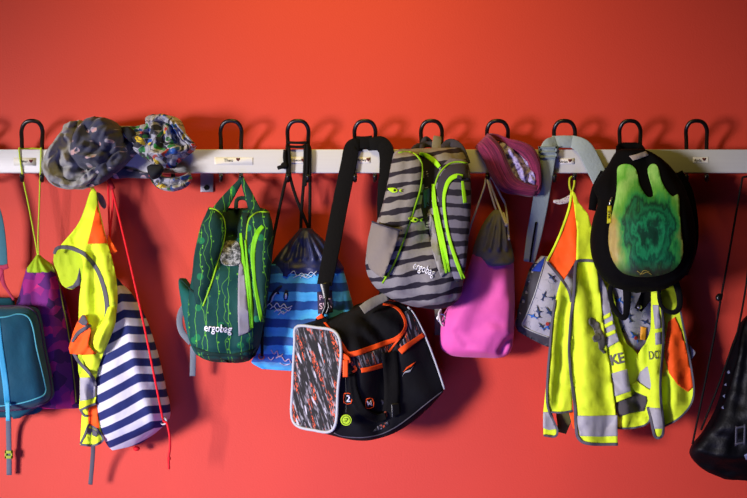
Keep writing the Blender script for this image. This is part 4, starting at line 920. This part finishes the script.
# ------------------------------------------------------------------ purple loop scarf
def scarf_purple():
    g = G('purple_marled_stripe', .9, sheen=.2)
    x, y, z = g.xyz(g.uv())
    n = g.noise(g.vec(g.M('MULTIPLY', x, 70.), g.M('MULTIPLY', y, 1.4)), 1., 4., .6)
    mat = g.done(g.ramp(n, [(.36, '2c1024'), (.44, '641840'), (.50, '8c2350'), (.55, '3a1434'), (.61, 'b03c66')]), .4, 60)
    g = G('lilac_print_lining', .9); n = g.noise(g.uv(), 26., 3., .6)
    lil = g.done(g.ramp(n, [(.36, '5f4f8a'), (.46, '9388c0'), (.56, 'b9b0dc'), (.66, '988ac4')]), .5, 70)
    t = thing('scarf', 'purple striped loop scarf with pale lilac lining on its hook', 'scarf', P(510, 196, .08), SCARVES)
    # band in front, falling from the hook towards the lower right, and the band behind it
    def band(path, uoff, seed):
        Q = sm(path, 8); vs, fs, us = [], [], []; n = 28; m = len(Q)
        for i, q in enumerate(Q):
            xa, ya, xb, yb, d, th = q
            for k in range(n):
                a = 2 * math.pi * k / n; c_, s_ = math.cos(a), math.sin(a); f = (c_ + 1) / 2
                p = P(xa + (xb - xa) * f, ya + (yb - ya) * f, d)
                w = .0022 * math.sin(f * 26 + seed + i * .06) + .005 * fbm(f * 3 + seed, i * .05, seed)
                p.y -= s_ * th / 2 + w * max(0, s_); vs.append(p); us.append((f * .35 + uoff, i / m))
        for i in range(m - 1):
            for k in range(n):
                l = (k + 1) % n; fs.append((i * n + k, i * n + l, (i + 1) * n + l, (i + 1) * n + k))
        fs += [tuple(range(n)), tuple((m - 1) * n + k for k in range(n))]
        return vs, fs, us
    front = band([(474.5, 147, 487, 134, .064, .02), (477.5, 151, 492, 136, .075, .03), (483, 160, 502, 147, .082, .032), (490, 175, 509, 163, .086, .034), (497, 187, 514, 174, .088, .034), (505, 193, 520, 180, .09, .034), (518, 195, 530, 184, .09, .032), (531, 197, 537, 185, .086, .026), (538, 194, 539, 187, .08, .01)], 0, 1)
    back = band([(486, 133, 492, 140, .056, .015), (497, 134, 500, 142, .058, .02), (509, 138.5, 512, 150, .066, .026), (521, 141, 521, 156, .07, .028), (533, 147, 527, 165, .074, .028), (540, 160, 531, 176, .078, .028), (541.5, 176, 534, 184, .08, .028), (541, 190, 534, 186, .082, .024), (536, 197, 531, 187, .084, .01)], .5, 4)
    mk('outer_band', join(front, back), mat, t)
    lin = loft([(496, 142, 516, 144, .060, .012), (499, 150, 526, 154, .064, .025), (506, 165, 532, 168, .07, .034), (513, 178, 536, 180, .076, .034), (522, 187, 536, 187, .078, .02)],
               folds=[([(510, 150), (520, 168), (524, 184)], .010, 3), ([(516, 152), (528, 170)], -.010, 2.5), ([(507, 158), (516, 176)], -.008, 2.5), ([(526, 162), (531, 182)], .007, 2.5)], nz=.004, ns=45, e=2.2, n=64, cr=.012, cf=26)
    mk('lining', lin, lil, t, 'pale lilac printed lining')
scarf_purple()

# ------------------------------------------------------------------ grey bag with the dark bird-like print, behind the vest
def bag_print():
    g = G('pale_grey_swallow_print', .75)
    n = g.noise(g.uv(), 7., 3., .6)
    base = g.mix(n, C('94939f'), C('b4b2ba'))
    e = g.step(g.vor(g.N('VectorMath', {0: g.uv(), 1: g.N('VectorMath', {0: g.noise(g.uv(), 5., 2., .5, 1), 3: .35}, operation='SCALE').outputs[0]}, operation='ADD').outputs[0], 9., 'Distance', 'DISTANCE_TO_EDGE'), .022, .01)
    mat = g.done(g.mix(g.M('MULTIPLY', g.M('MULTIPLY', e, .8), g.step(g.noise(g.uv(), 14., 1.), .44, .52)), base, C('4e5870')), .3)
    edge = plain('charcoal_bag_edge', '3f3e46', .75, .12); blue = plain('royal_blue_side', '1e3fb0', .7, .08)
    ink = plain('navy_bird_print', '2c3b60', .7); ink2 = plain('blue_bird_print', '2a5fae', .7); ink3 = plain('red_bird_print', '9a2a26', .7)
    t = thing('shoulder_bag', 'pale grey shoulder bag with dark bird print behind the yellow vest', 'shoulder bag', P(585, 350, .04), BACKPACKS)
    Ls = [(545, 256), (538, 275), (528, 300), (519, 326)]
    body = loft([(541, 256, 650, 262, .045, .02), (532, 268, 655, 270, .045, .05), (526, 288, 658, 292, .045, .06), (519, 310, 656, 316, .045, .06), (515, 326, 651, 334, .045, .055), (524, 334, 645, 346, .045, .05), (545, 345, 640, 353, .044, .03), (560, 350, 632, 356, .043, .008)], e=3., nz=.004, ns=14,
                folds=[([(553, 262), (543, 300), (532, 330)], .004, 6), ([(560, 270), (556, 330)], -.004, 4), ([(622, 285), (630, 350)], .006, 6), ([(612, 290), (618, 340)], -.004, 4), ([(640, 290), (642, 340)], -.004, 4)])
    mk('bag_body', body, mat, t)
    tr = bvh(body); f = onto(tr, .0015); f2 = onto(tr, .003)
    mk('side_edge', patch([(533, 263), (544, 263), (541, 274), (533, 298), (525, 317), (521.5, 327.5), (515.5, 327), (518, 308), (524, 287), (529, 270)], f, .001, 3), edge, t, 'charcoal side edge')
    mk('base_edge', patch([(515.5, 326.5), (523, 325), (534, 332), (549, 337), (556, 340), (556, 349), (545, 346), (530, 338.5), (518, 331.5)], f, .001, 3), edge, t, 'charcoal base edge')
    mk('side_gusset', patch([(531, 271), (538, 263), (545.5, 256), (543.5, 264), (541, 271.5)], f2, .001, 3), blue, t, 'royal blue side gusset')
    mk('edge_piping', piping([(545.5, 257), (541.5, 272), (534, 296), (526, 316), (522.5, 325.5), (534, 332), (549, 337.5)], .0013, f), M['silver_pipe'], t)
    def bird(cx, cy, s, a):
        pts = [(-1.2, .05), (-.5, -.16), (0, -.2), (.25, -.85), (.42, -.16), (1, -.12), (1.4, -.4), (1.2, .05), (1.4, .35), (.9, .08), (.3, .12), (-.1, .55), (-.2, .12), (-.6, .1)]
        ca, sa = math.cos(a), math.sin(a)
        return [(cx + s * (x * ca - y * sa), cy + s * (x * sa + y * ca)) for x, y in pts]
    for i, (cx, cy, s, a) in enumerate([(551, 277, 5, .9), (544, 295, 4.5, 2.), (532, 316, 4.5, .4), (538, 311, 5.5, 1.4), (549, 312, 6, 1.0), (548, 326, 5, 2.6), (553, 298, 5, .2), (541, 326, 4, .9), (618, 300, 5, .5), (628, 315, 6, 1.2), (641, 306, 5, 2.2), (634, 336, 6, .9), (645, 322, 5, .4), (622, 330, 5, 2.), (630, 296, 5, 1.5)]):
        mk('printed_bird', patch(bird(cx, cy, s, a), f2, .0003, 3), (ink, ink, ink2)[i % 3], t)
    for cx, cy in ((636, 338), (547.5, 324)):
        mk('printed_spot', patch([(cx + 2 * math.cos(k), cy + 2 * math.sin(k)) for k in [q * .63 for q in range(10)]], onto(tr, .004), .0003, 3), ink3, t)
    mk('care_tag', patch([(640.5, 326.5), (646.5, 327.5), (646, 340.5), (640, 339.5)], onto(tr, .004), .001, 4), plain('amber_tag', 'e09a1c', .6), t, 'small amber tag')
    rv = P(639.5, 307, .085)
    mk('snap_button', ball(rv, .005, .003, .005, 14), M['steel'], t)
    mk('snap_strap', strap([(650, 288, .083), (644, 300, .082), (638, 310, .08)], [12, 11, 8], .003), M['black_web'], t)
    sw = M['steel_web']
    mk('shoulder_strap', join(strap([(560, 141, .052), (554, 143.5, .060), (549, 149, .066), (545.5, 170, .067), (540.5, 202, .062), (534, 236, .05), (529, 262, .045)], [11, 14, 16.5, 16, 15.5, 14.5, 11], .002),
                              strap([(567, 141, .052), (575, 142.5, .060), (584.5, 148.5, .066), (593, 164, .068), (601, 182, .068), (612, 214, .055), (626, 252, .045), (636, 275, .04)], [11, 13, 16, 17, 16, 15, 14, 13], .002)), sw, t)
    mk('strap_over_hook', strap([(552, 142, .055), (565, 141.6, .058), (577, 142, .055)], 12, .003), sw, t)
    bk = plain('grey_slider_buckle', '7b8a92', .45)
    bz = .0695
    mk('slider_buckle', join(strap([(538.5, 147.5, bz), (557, 147.5, bz)], 2.2, .003), strap([(538.5, 152.5, bz), (557, 152.5, bz)], 2, .003), strap([(538.5, 157.5, bz), (557, 157.5, bz)], 2.2, .003), strap([(539.3, 146.6, bz), (539.3, 158.4, bz)], 2, .003), strap([(556.3, 146.6, bz), (556.3, 158.4, bz)], 2, .003)), bk, t)
    mk('strap_edge', join(strap([(536, 222, .058), (531.5, 250, .052), (530, 262, .05)], 1.8, .003)), M['black_web'], t)
bag_print()

# ------------------------------------------------------------------ right vest
def vest_right():
    t = thing('safety_vest', 'open yellow safety vest with grey printed figures and lettering', 'safety vest', P(615, 445, .1), VESTS)
    ff = fold_field([([(572, 200), (575, 260), (571, 330)], .008, 6), ([(560, 285), (553, 340), (549, 400)], .010, 5), ([(567, 300), (561, 350), (557, 405)], -.010, 4), ([(580, 280), (586, 340), (590, 440)], .010, 9), ([(600, 290), (605, 350), (608, 440)], -.008, 7), ([(573, 300), (576, 400)], -.008, 4), ([(592, 262), (604, 310)], .008, 5), ([(585, 265), (596, 330)], -.007, 4),
                     ([(660, 295), (656, 350), (658, 430)], .010, 6), ([(650, 300), (648, 360)], -.008, 4), ([(672, 340), (676, 400)], .009, 6), ([(684, 360), (688, 400)], -.006, 4), ([(668, 380), (670, 420)], -.008, 3), ([(622, 350), (626, 420)], .009, 6), ([(636, 352), (640, 410)], -.012, 5), ([(613, 380), (630, 400), (648, 410)], -.006, 4)])
    def base(x, y):
        k = min(1, max(0, (y - 190) / 70))
        return .066 + .016 * k + (ff(x, y) + .005 * fbm(x * .06, y * .04, 8) + .005 * abs(fbm(x * .10, y * .045, 4, 2))) * k
    yel, lin, org, ref, bnd = M['hv'], M['hv_dark'], M['hv_orange'], M['refl'], M['bind']
    B = sheet(base); o = lambda k: sheet(lambda x, y: base(x, y) + k)
    # back of the vest: seen round the opening and at the right
    bl = [(592, 258), (604, 275), (614, 296), (619, 322), (627, 344), (637, 353), (642, 378), (650, 405), (651, 412), (648, 423), (634, 428), (619, 428), (610, 427), (598, 400), (592, 330)]
    mk('back_panel', patch(bl, B, .0018, 3, 2, back=True), yel, t)
    brt = [(652, 284), (676, 287), (680, 304), (684, 330), (690, 362), (694, 388), (693, 400), (686, 412), (676, 421), (664, 427), (655, 427), (648, 405), (640, 378), (638, 354), (645, 344), (652, 322)]
    mk('side_panel', patch(brt, B, .0018, 3, 2, back=True), yel, t)
    mk('side_binding', join(ribbon([(678, 300), (685, 334), (691, 366), (694, 390), (690, 406), (678, 419), (663, 427)], 2, o(.002), .0012)), bnd, t)
    mk('side_yoke', patch([(668, 322), (675, 317), (681, 330), (686.5, 350), (690.5, 370), (693, 387), (688, 392), (678, 385), (669, 373), (664.5, 357), (665.5, 340)], o(.002), .0012, 3), org, t, 'fluorescent orange side yoke')
    mk('care_tag', patch([(684, 342), (690, 345), (696, 352.5), (692, 359), (686, 356)], sheet(lambda x, y: .075), .0008, 3, back=True), M['whitetag'], t)
    # grey printing and tape on the inner right half
    mk('back_band', patch([(640, 372), (646, 367), (653, 364), (656, 372), (655, 386), (650, 392), (641, 387), (637, 380)], o(.0025), .001, 3), ref, t)
    mk('inner_dark_patch', patch([(616, 403), (624, 399), (633, 395), (638, 388), (645, 392), (647, 401), (644, 411), (630, 413), (619, 417), (616, 411)], o(.003), .001, 3), plain('dark_grey_vest_patch', '4b4648', .85, .12), t, 'dark grey patch inside the vest')  # dark grey patch low on the inner side
    mk('inner_band', patch([(631, 384.5), (637, 381), (646, 387.5), (655, 392.5), (654, 398), (645, 396), (636, 392), (632, 389)], o(.0065), .001, 3), yel, t)
    mk('hem_binding', ribbon([(611, 427), (622, 428.5), (636, 427.5), (648, 423), (651, 412)], 1.8, o(.003), .0012), bnd, t)
    # right front edge
    redge = [(652, 286), (660, 290), (663, 310), (664.5, 340), (662, 370), (662, 400), (664, 425), (663, 436), (655, 436.5), (651, 420), (647, 406), (651, 385), (647.5, 366), (647, 350), (650.5, 330), (651, 306)]
    RE = lambda x, y: base(x, y) + .012
    mk('front_edge', patch(redge, sheet(RE), .0018, 3, 2, back=True), yel, t)
    rp = lambda k: sheet(lambda x, y: RE(x, y) + k)
    mk('front_band', patch([(648, 407.5), (655, 408), (662.5, 408), (663.6, 428.5), (654, 429), (651, 419)], rp(.002), .001, 3), ref, t)
    mk('front_band', patch([(652.5, 305), (658.5, 305), (661, 328), (655, 329)], rp(.002), .001, 3), ref, t)
    mk('front_band', patch([(655, 333), (661, 332), (661.5, 344), (655.5, 345)], rp(.002), .001, 3), ref, t)
    mk('edge_binding', join(ribbon([(657, 288), (661.5, 305), (663.5, 330), (662.5, 355), (660.5, 380), (661, 402), (663.5, 424), (662, 436), (655, 436.5), (651, 420), (647.5, 407)], 2.6, rp(.003), .0012)), bnd, t)
    # left front strip
    SA = lambda x, y: base(x, y) + .010
    strip = [(561, 279), (567, 287), (573, 300), (574, 340), (573, 380), (572, 411), (562, 412.5), (552, 412), (555, 424), (557.5, 432), (554, 437), (543.5, 435.5), (543, 415), (546, 385), (549, 350), (553, 315), (557, 293)]
    mk('front_strip', patch(strip, sheet(SA), .0018, 3, 1, back=True), yel, t)
    sp = lambda k: sheet(lambda x, y: SA(x, y) + k)
    mk('strip_band', patch([(543.2, 412), (551.5, 412), (554, 421), (556.5, 429), (549, 430), (543, 428)], sp(.002), .001, 3), ref, t)
    mk('strip_binding', join(ribbon([(555, 300), (551.5, 325), (549.5, 350), (547.5, 375), (546.8, 398), (549, 411), (554, 422), (557.5, 431), (554.5, 436.5), (543.5, 435.3)], 2.2, sp(.004), .0012), ribbon([(551, 412.3), (562, 412.6), (573, 410.5)], 1.8, sp(.004), .0012)), bnd, t)
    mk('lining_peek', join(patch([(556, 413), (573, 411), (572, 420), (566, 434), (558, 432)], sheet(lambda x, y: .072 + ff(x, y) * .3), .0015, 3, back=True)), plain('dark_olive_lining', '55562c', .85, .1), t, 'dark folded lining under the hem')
    mk('orange_peek', patch([(569, 413), (574, 412), (577, 430), (573, 428)], sheet(lambda x, y: .088 + ff(x, y) * .3), .001, 3, back=True), org, t, 'fluorescent orange lining edge')
    # yoke
    yk = [(571, 191), (574, 195), (577, 215), (578, 240), (577, 258), (569, 272), (563.5, 281), (556, 272), (547.5, 262), (553, 250), (561, 232), (568, 212)]
    mk('shoulder_yoke', patch(yk, o(.008), .0018, 3, 1, back=True), org, t, 'fluorescent orange shoulder yoke')
    mk('yoke_edge', join(ribbon([(547, 261), (554, 247.5), (562, 229), (569, 208), (571.5, 192)], 2.2, o(.010), .0012)), yel, t)
    mk('yoke_binding', join(ribbon([(547.5, 262), (555, 271), (563, 281), (569, 291), (571.5, 302)], 2.8, o(.0115), .0012), ribbon([(577, 204), (577.5, 232), (577, 259)], 1.1, o(.011), .001)), bnd, t)
    # main front panel
    FP = lambda x, y: base(x, y) + .016
    main = [(571.5, 190), (575, 193), (579, 203), (588, 214), (594, 236), (596, 262), (600, 292), (603, 322), (606.5, 346), (610.5, 372), (614.5, 402), (618, 444.5), (606, 445), (590, 444.8), (581, 442), (577, 432), (575.5, 410), (572, 382), (569.5, 352), (571, 320), (574, 290), (576, 262), (577, 230), (574, 205)]
    mg = patch(main, sheet(FP), .0018, 3, 1, back=True)
    mk('front_panel', mg, yel, t)
    fp = lambda k: sheet(lambda x, y: FP(x, y) + k)
    mk('front_hem_band', patch([(576, 415.5), (590, 416), (617.3, 415), (617.8, 436), (600, 436.6), (580, 436)], fp(.002), .001, 3), ref, t)
    mk('front_binding', join(ribbon([(594.5, 261), (586, 260.5), (577, 261.5), (575.2, 270), (574, 290), (571, 318), (569.3, 348), (571, 375), (574.8, 405), (576, 428), (579, 439), (590, 444), (618, 444.3)], 3, fp(.003), .0012)), bnd, t)
    IS = lambda x, y: base(x, y) + .009
    ip = lambda k: sheet(lambda x, y: IS(x, y) + k)
    mk('inner_strip', patch([(592, 261), (599, 268), (608, 290), (612, 312), (619, 340), (623, 346), (627, 368), (631, 391), (632.5, 396), (616, 402.5), (611, 382), (603, 352), (598, 322), (594, 285)], sheet(IS), .0018, 3, 1, back=True), yel, t)
    mk('slant_band', patch([(592.5, 263), (598, 268), (607, 290), (611, 310), (619, 341), (607, 348), (600, 322), (595.5, 285)], ip(.0022), .001, 3), ref, t)
    mk('inner_strip_band', patch([(611.5, 373.5), (627.3, 369), (631, 391), (614.5, 396.5)], ip(.0022), .001, 3), ref, t)
    for pts in ([(600, 318), (610, 312.5), (611.3, 316), (601, 321.5)], [(601.5, 326), (612.3, 320.5), (613.4, 324), (602.5, 329.5)], [(603.5, 334.5), (615, 329.5), (616.3, 333), (604.5, 338)]):
        mk('yellow_bar', patch(pts, ip(.004), .0006, 3), yel, t)
    pr = M['vprint']; fq = fp(.003)
    mk('printed_figure', join(patch([(588.5, 320), (591, 317), (594, 318), (596, 321), (599, 323), (600, 328), (603, 333), (606, 339), (606, 344), (603, 349), (606, 352), (604, 354), (599, 349), (598, 342), (594, 342), (592, 338), (595, 334), (593, 328), (589, 324)], fq, .0004, 3)), pr, t)
    mk('printed_figure', patch([(593, 336), (599, 333), (602, 338), (598, 341), (594, 341.5)], fp(.0034), .0004, 3), pr, t)
    tx = sheet(lambda x, y: base(x, y) + .0195)
    tr = o(.004)
    mk('printed_lettering', text_geo('KE', 617, 359.5, 10, 14, ip(.0024), 2, .86, .03, th=.0004), pr, t)
    mk('printed_lettering', text_geo('DO', 654, 355.5, 8.5, 6, rp(.0034), 2, .58, .0, th=.0004), pr, t)
    mk('hanging_loop', tube([(571.5, 192, .072), (569.6, 186, .073), (569.8, 179, .068), (572.3, 177, .064), (574.4, 180, .068), (574, 186, .072), (572, 192, .072)], .0024), plain('olive_yellow_loop', 'b3bd25', .7), t)
    g = G('white_tag_with_print', .7); n = g.noise(g.uv(), 60., 2.)
    mk('size_tag', patch([(570, 194.5), (571, 201), (566, 203.5), (559, 204.5), (553, 202.5), (553.5, 200), (560, 199.5), (566, 197)], sheet(lambda x, y: .070), .0008, 3, back=True), g.done(g.ramp(n, [(.45, 'b3adb0'), (.56, 'c9c3c4'), (.6, '8d6a72')]), 0), t, 'white size tag')
vest_right()

# ------------------------------------------------------------------ black backpack with a green printed front
def pack_black():
    blk = plain('black_padded_cloth', '080708', .9, .2, .35, spec=.1, bs=35.)
    g = G('green_swirl_print', .5, spec=.4)
    x, y, z = g.xyz(g.uv())
    n = g.noise(g.map(g.uv(), (1.2, .8, 1), .6), 3.4, 4., .5, dist=.6)
    dx = g.M('SUBTRACT', x, 6.50); dy = g.M('ADD', y, 2.36)
    rr = g.M('SQRT', g.M('ADD', g.M('MULTIPLY', g.M('MULTIPLY', dx, dx), 2.2), g.M('MULTIPLY', dy, dy)))
    f = g.M('ADD', rr, g.M('MULTIPLY', g.M('SUBTRACT', n, .5), .5))
    fine = g.noise(g.map(g.uv(), (3., .8, 1), .5), 9., 4., .6)
    col = g.ramp(g.M('ADD', f, g.M('MULTIPLY', g.M('SUBTRACT', fine, .5), .22)), [(0., '062419'), (.14, '0a3f2c'), (.20, '1c8a56'), (.25, '0a4a32'), (.31, '15764a'), (.36, '0a3d2a'), (.42, '2a8f45'), (.52, '5aa83e'), (.66, '96cc66'), (.76, '5cae38'), (.88, '8ed060')])
    am = g.M('MULTIPLY', g.step(g.M('ADD', g.M('ABSOLUTE', dx), g.M('MULTIPLY', g.M('SUBTRACT', n, .5), .3)), .28, .36), g.M('MULTIPLY', g.step(y, -2.08, -2.2), g.step(y, -2.72, -2.6)))
    col = g.mix(g.M('MULTIPLY', am, .8), col, g.mix(fine, C('8a4a1c'), C('d0a85a')))
    col = g.mix(g.M('MULTIPLY', g.step(y, -2.60, -2.72), .85), col, g.mix(fine, C('1a1410'), C('3a3020')))
    prt = g.done(col, .15)
    t = thing('school_backpack', 'black backpack with glossy green swirl print on its front', 'backpack', P(642, 293, .15), BACKPACKS)
    rows = [(621, 149, 640, 149, .10, .02), (616, 152, 650, 152, .11, .06), (608, 165, 667, 164, .108, .08), (594.5, 186, 680, 181, .12, .10), (598.5, 201, 687, 198, .135, .12), (593.5, 221, 692, 218, .15, .14), (591, 240, 694.5, 240, .155, .145), (593, 258, 693, 258, .158, .145), (600, 274, 686, 273, .158, .13), (612, 286, 675, 283, .155, .10), (626, 291, 663, 289.5, .152, .05), (636, 293, 654, 291.5, .15, .015)]
    body = loft(rows, e=2.5, nz=.004, ns=14, folds=[([(643, 158), (645, 180), (648, 195)], -.008, 7), ([(612, 170), (606, 210), (604, 255), (618, 278), (645, 284), (676, 272), (688, 240), (684, 205)], -.006, 3.5), ([(598, 196), (600, 250)], .004, 3), ([(668, 172), (682, 196)], -.006, 3)])
    mk('body', body, blk, t)
    tr = bvh(body); f = onto(tr, .0015)
    left = [(617, 170), (619.5, 165.5), (624, 164), (630, 164.5), (635, 168), (637.5, 174), (639.5, 184), (643, 191), (648, 197), (653, 196), (652, 188), (649, 178), (647.5, 169), (651, 164.2), (656, 164.5), (659, 170), (660.5, 178), (664, 186), (668, 192), (673, 196.5), (677.5, 194), (679.5, 200), (680, 216), (682, 235), (683.5, 252), (680, 263), (673, 270.5), (662, 275), (648, 277), (635, 276.5), (623, 273), (616, 266), (611, 256), (608.5, 243), (609, 228), (612, 214), (615.5, 198), (617, 184)]
    mk('printed_front', patch(left, onto(tr, .0028), .002, 2.5, 2), prt, t, 'glossy green printed front')
    lime = plain('yellow_tag_print', 'c3bf1c', .6)
    tg = mk('zip_tag', patch([(607.5, 206), (611.5, 205.5), (611, 223), (607, 223.5)], onto(tr, .004), .002, 4), lime, t, 'yellow tag on the zipper')
    mk('tag_lettering', text_geo('MAJE', 609.3, 214.5, 2.6, 90, onto(tr, .005), 2, 1., .02, th=.0002), M['hook'], tg)
    mk('zip_pull', tube3([onto(tr, .005)(609.5, 205), onto(tr, .006)(610.5, 201), onto(tr, .005)(612, 197.5)], .0022), M['steel'], t)
    mk('brand_scrawl', join(piping([(637, 271), (642, 274), (647, 272), (652, 275)], .0007, onto(tr, .004), 4), piping([(640, 275), (644, 270.5), (650, 272)], .0006, onto(tr, .004), 4)), plain('gold_print', '9a8a3c', .6), t)
    mk('grab_handle', strap([(619, 158, .12), (619, 150, .085), (621, 146.5, .068), (629.5, 146, .066), (638, 146.5, .068), (642, 150, .085), (646, 158, .12)], [6, 6.5, 7, 7, 7, 6.5, 6], .004), blk, t)
    mk('care_label', patch([(629, 156), (637, 154), (646, 151), (649, 155), (640, 158.5), (633, 160.5)], onto(tr, .003), .001, 3), plain('beige_label', 'a89a90', .7), t)
    mk('shoulder_strap', join(strap([(613, 282, .12), (610, 292, .12), (613, 306, .12), (619, 315, .12), (625, 317, .12), (627, 305, .115), (627, 288, .115)], [5, 4.5, 4.5, 5, 5.5, 7, 8], .003)), M['black_web'], t)
    mk('shoulder_strap', join(strap([(662, 284, .12), (659, 294, .12), (661, 305, .12), (667, 311, .12), (675, 312, .12), (679.5, 306, .12), (679, 294, .118), (675, 280, .12)], [3.5, 3.5, 3.8, 4.2, 5, 5.5, 6, 6.5], .003)), M['black_web'], t)
    mk('padded_strap', strap([(679, 172, .08), (688, 192, .08), (693, 222, .085), (692, 250, .085), (684, 274, .09)], [7, 9, 10, 9, 7], .008), blk, t)
    mk('padded_strap', strap([(604, 172, .08), (596, 190, .08), (592, 210, .085)], [7, 9, 7], .008), blk, t)
pack_black()

# ------------------------------------------------------------------ black drawstring bag at the right end
def bag_black():
    g = G('black_blue_sheen_nylon', .5, spec=.16)
    mat = g.done(g.mix(g.noise(g.ob(), 30., 4.), C('040406'), C('07070e')), .5, 30, .006)
    t = thing('drawstring_bag', 'black shiny drawstring bag on a black cord at the far right end', 'gym bag', P(755, 482, .05), GYM)
    rows = [(752, 312, 768, 312, .06, .02), (742, 322, 780, 321, .062, .06), (733, 345, 792, 342, .065, .10), (728, 362, 800, 362, .066, .115), (724, 385, 806, 385, .068, .12), (717, 408, 812, 408, .068, .125), (705, 430, 818, 430, .068, .12), (692, 446, 822, 446, .064, .10), (691, 457, 822, 458, .06, .08), (704, 470, 812, 472, .058, .05), (724, 479, 796, 482, .056, .02)]
    body = loft(rows, e=2.3, nz=.008, ns=16, folds=[([(735, 345), (726, 390), (712, 425)], .008, 6), ([(745, 330), (738, 380), (730, 440)], -.010, 6), ([(695, 448), (720, 455), (747, 452)], .008, 5), ([(700, 462), (730, 470)], -.006, 4), ([(712, 432), (735, 436)], -.006, 5), ([(752, 340), (750, 420)], .008, 6), ([(735, 410), (720, 445), (712, 466)], .006, 5)])
    mk('bag_body', body, mat, t)
    tr = bvh(body); f = onto(tr, .0015)
    pale = plain('pale_blue_grey_print', '6d7494', .6)
    for pts in ([(727, 372), (729, 370), (730, 373), (728, 374)], [(724, 385), (726, 383), (726.5, 386)], [(722.5, 396), (725, 394), (725, 398)], [(721, 408), (723, 405), (724, 409)], [(744, 455), (750, 452), (752, 458), (746, 460)]):
        mk('printed_mark', patch(pts, f, .0003, 3), pale, t)
    mk('webbing_strap', strap([(752, 424, .148), (745, 428, .143), (737, 431, .138)], [5, 5, 5], .003), M['black_web'], t)
    mk('strap_buckle', join(strap([(736.5, 426, .139), (736, 446, .137)], 2.2, .003), strap([(745, 424, .144), (744.5, 445, .143)], 2.2, .003), strap([(736, 428, .139), (746, 426, .144)], 2, .003), strap([(736, 444, .138), (746, 442, .143)], 2, .003)), plain('grey_black_buckle', '3a3a48', .4), t)
    r = .0022
    mk('cord', join(tube([(752.5, 177, .066), (744, 177, .068), (741.5, 183, .066), (736, 214, .064), (728, 260, .07), (721.3, 296, .078), (715, 332, .084), (704, 388, .095), (692.5, 444, .09)], r),
                    tube([(753, 178, .068), (752, 200, .07), (748, 270, .07), (738, 330, .09), (729, 356, .12), (716, 392, .118), (701, 430, .11)], r),
                    tube([(752.5, 178, .066), (756, 230, .066), (760, 312, .065)], r)), M['black_cord'], t)
    mk('cord_toggle', loft([(718, 293.5, 723, 293.5, .08, .006), (716, 296, 722.5, 297, .08, .012), (716, 299, 721.5, 300, .08, .012), (717, 301, 720.5, 301.5, .08, .006)], e=3, n=20), M['hook'], t)
bag_black()
# ------------------------------------------------------------------ camera and light
cam = bpy.data.cameras.new('camera'); co = bpy.data.objects.new('camera', cam); COL.objects.link(co)
co.location = CAM; co.rotation_euler = (math.pi / 2, 0, 0)
cam.sensor_width = 36; cam.lens = D * 36 / (747 * S); cam.clip_start = .05
bpy.context.scene.camera = co

def area(name, loc, tgt, sx, sy, e, col, spread=180):
    l = bpy.data.lights.new(name, 'AREA'); l.shape = 'RECTANGLE'; l.size = sx; l.size_y = sy; l.energy = e; l.color = col
    l.spread = math.radians(spread)
    o = bpy.data.objects.new(name, l); COL.objects.link(o); o.location = loc
    o.rotation_euler = (Vector(tgt) - Vector(loc)).to_track_quat('-Z', 'Y').to_euler()
area('window_daylight', (-3.0, -3.0, .75), (-.10, 0, .55), .8, .9, 18.6, (1.0, .94, 1.0), 40)
area('low_cool_fill', (-.30, -1.15, .06), (-.15, 0, .5), 1.0, .4, 6.0, (.28, .31, 1.35), 140)  # added fill lamp near the floor, brightens and cools the lower wall
area('ceiling_lamp', (-.14, -.75, 2.15), (-.08, 0, 1.38), .6, .25, 3.6, (1.0, .72, .12), 100)
w = bpy.data.worlds.new('room_ambient'); bpy.context.scene.world = w; w.use_nodes = True
w.node_tree.nodes['Background'].inputs[0].default_value = (.8, .85, 1, 1)
w.node_tree.nodes['Background'].inputs[1].default_value = .012
vs_ = bpy.context.scene.view_settings
vs_.view_transform = 'Standard'; vs_.look = 'None'; vs_.gamma = 1; vs_.use_curve_mapping = False; vs_.exposure = -0.24
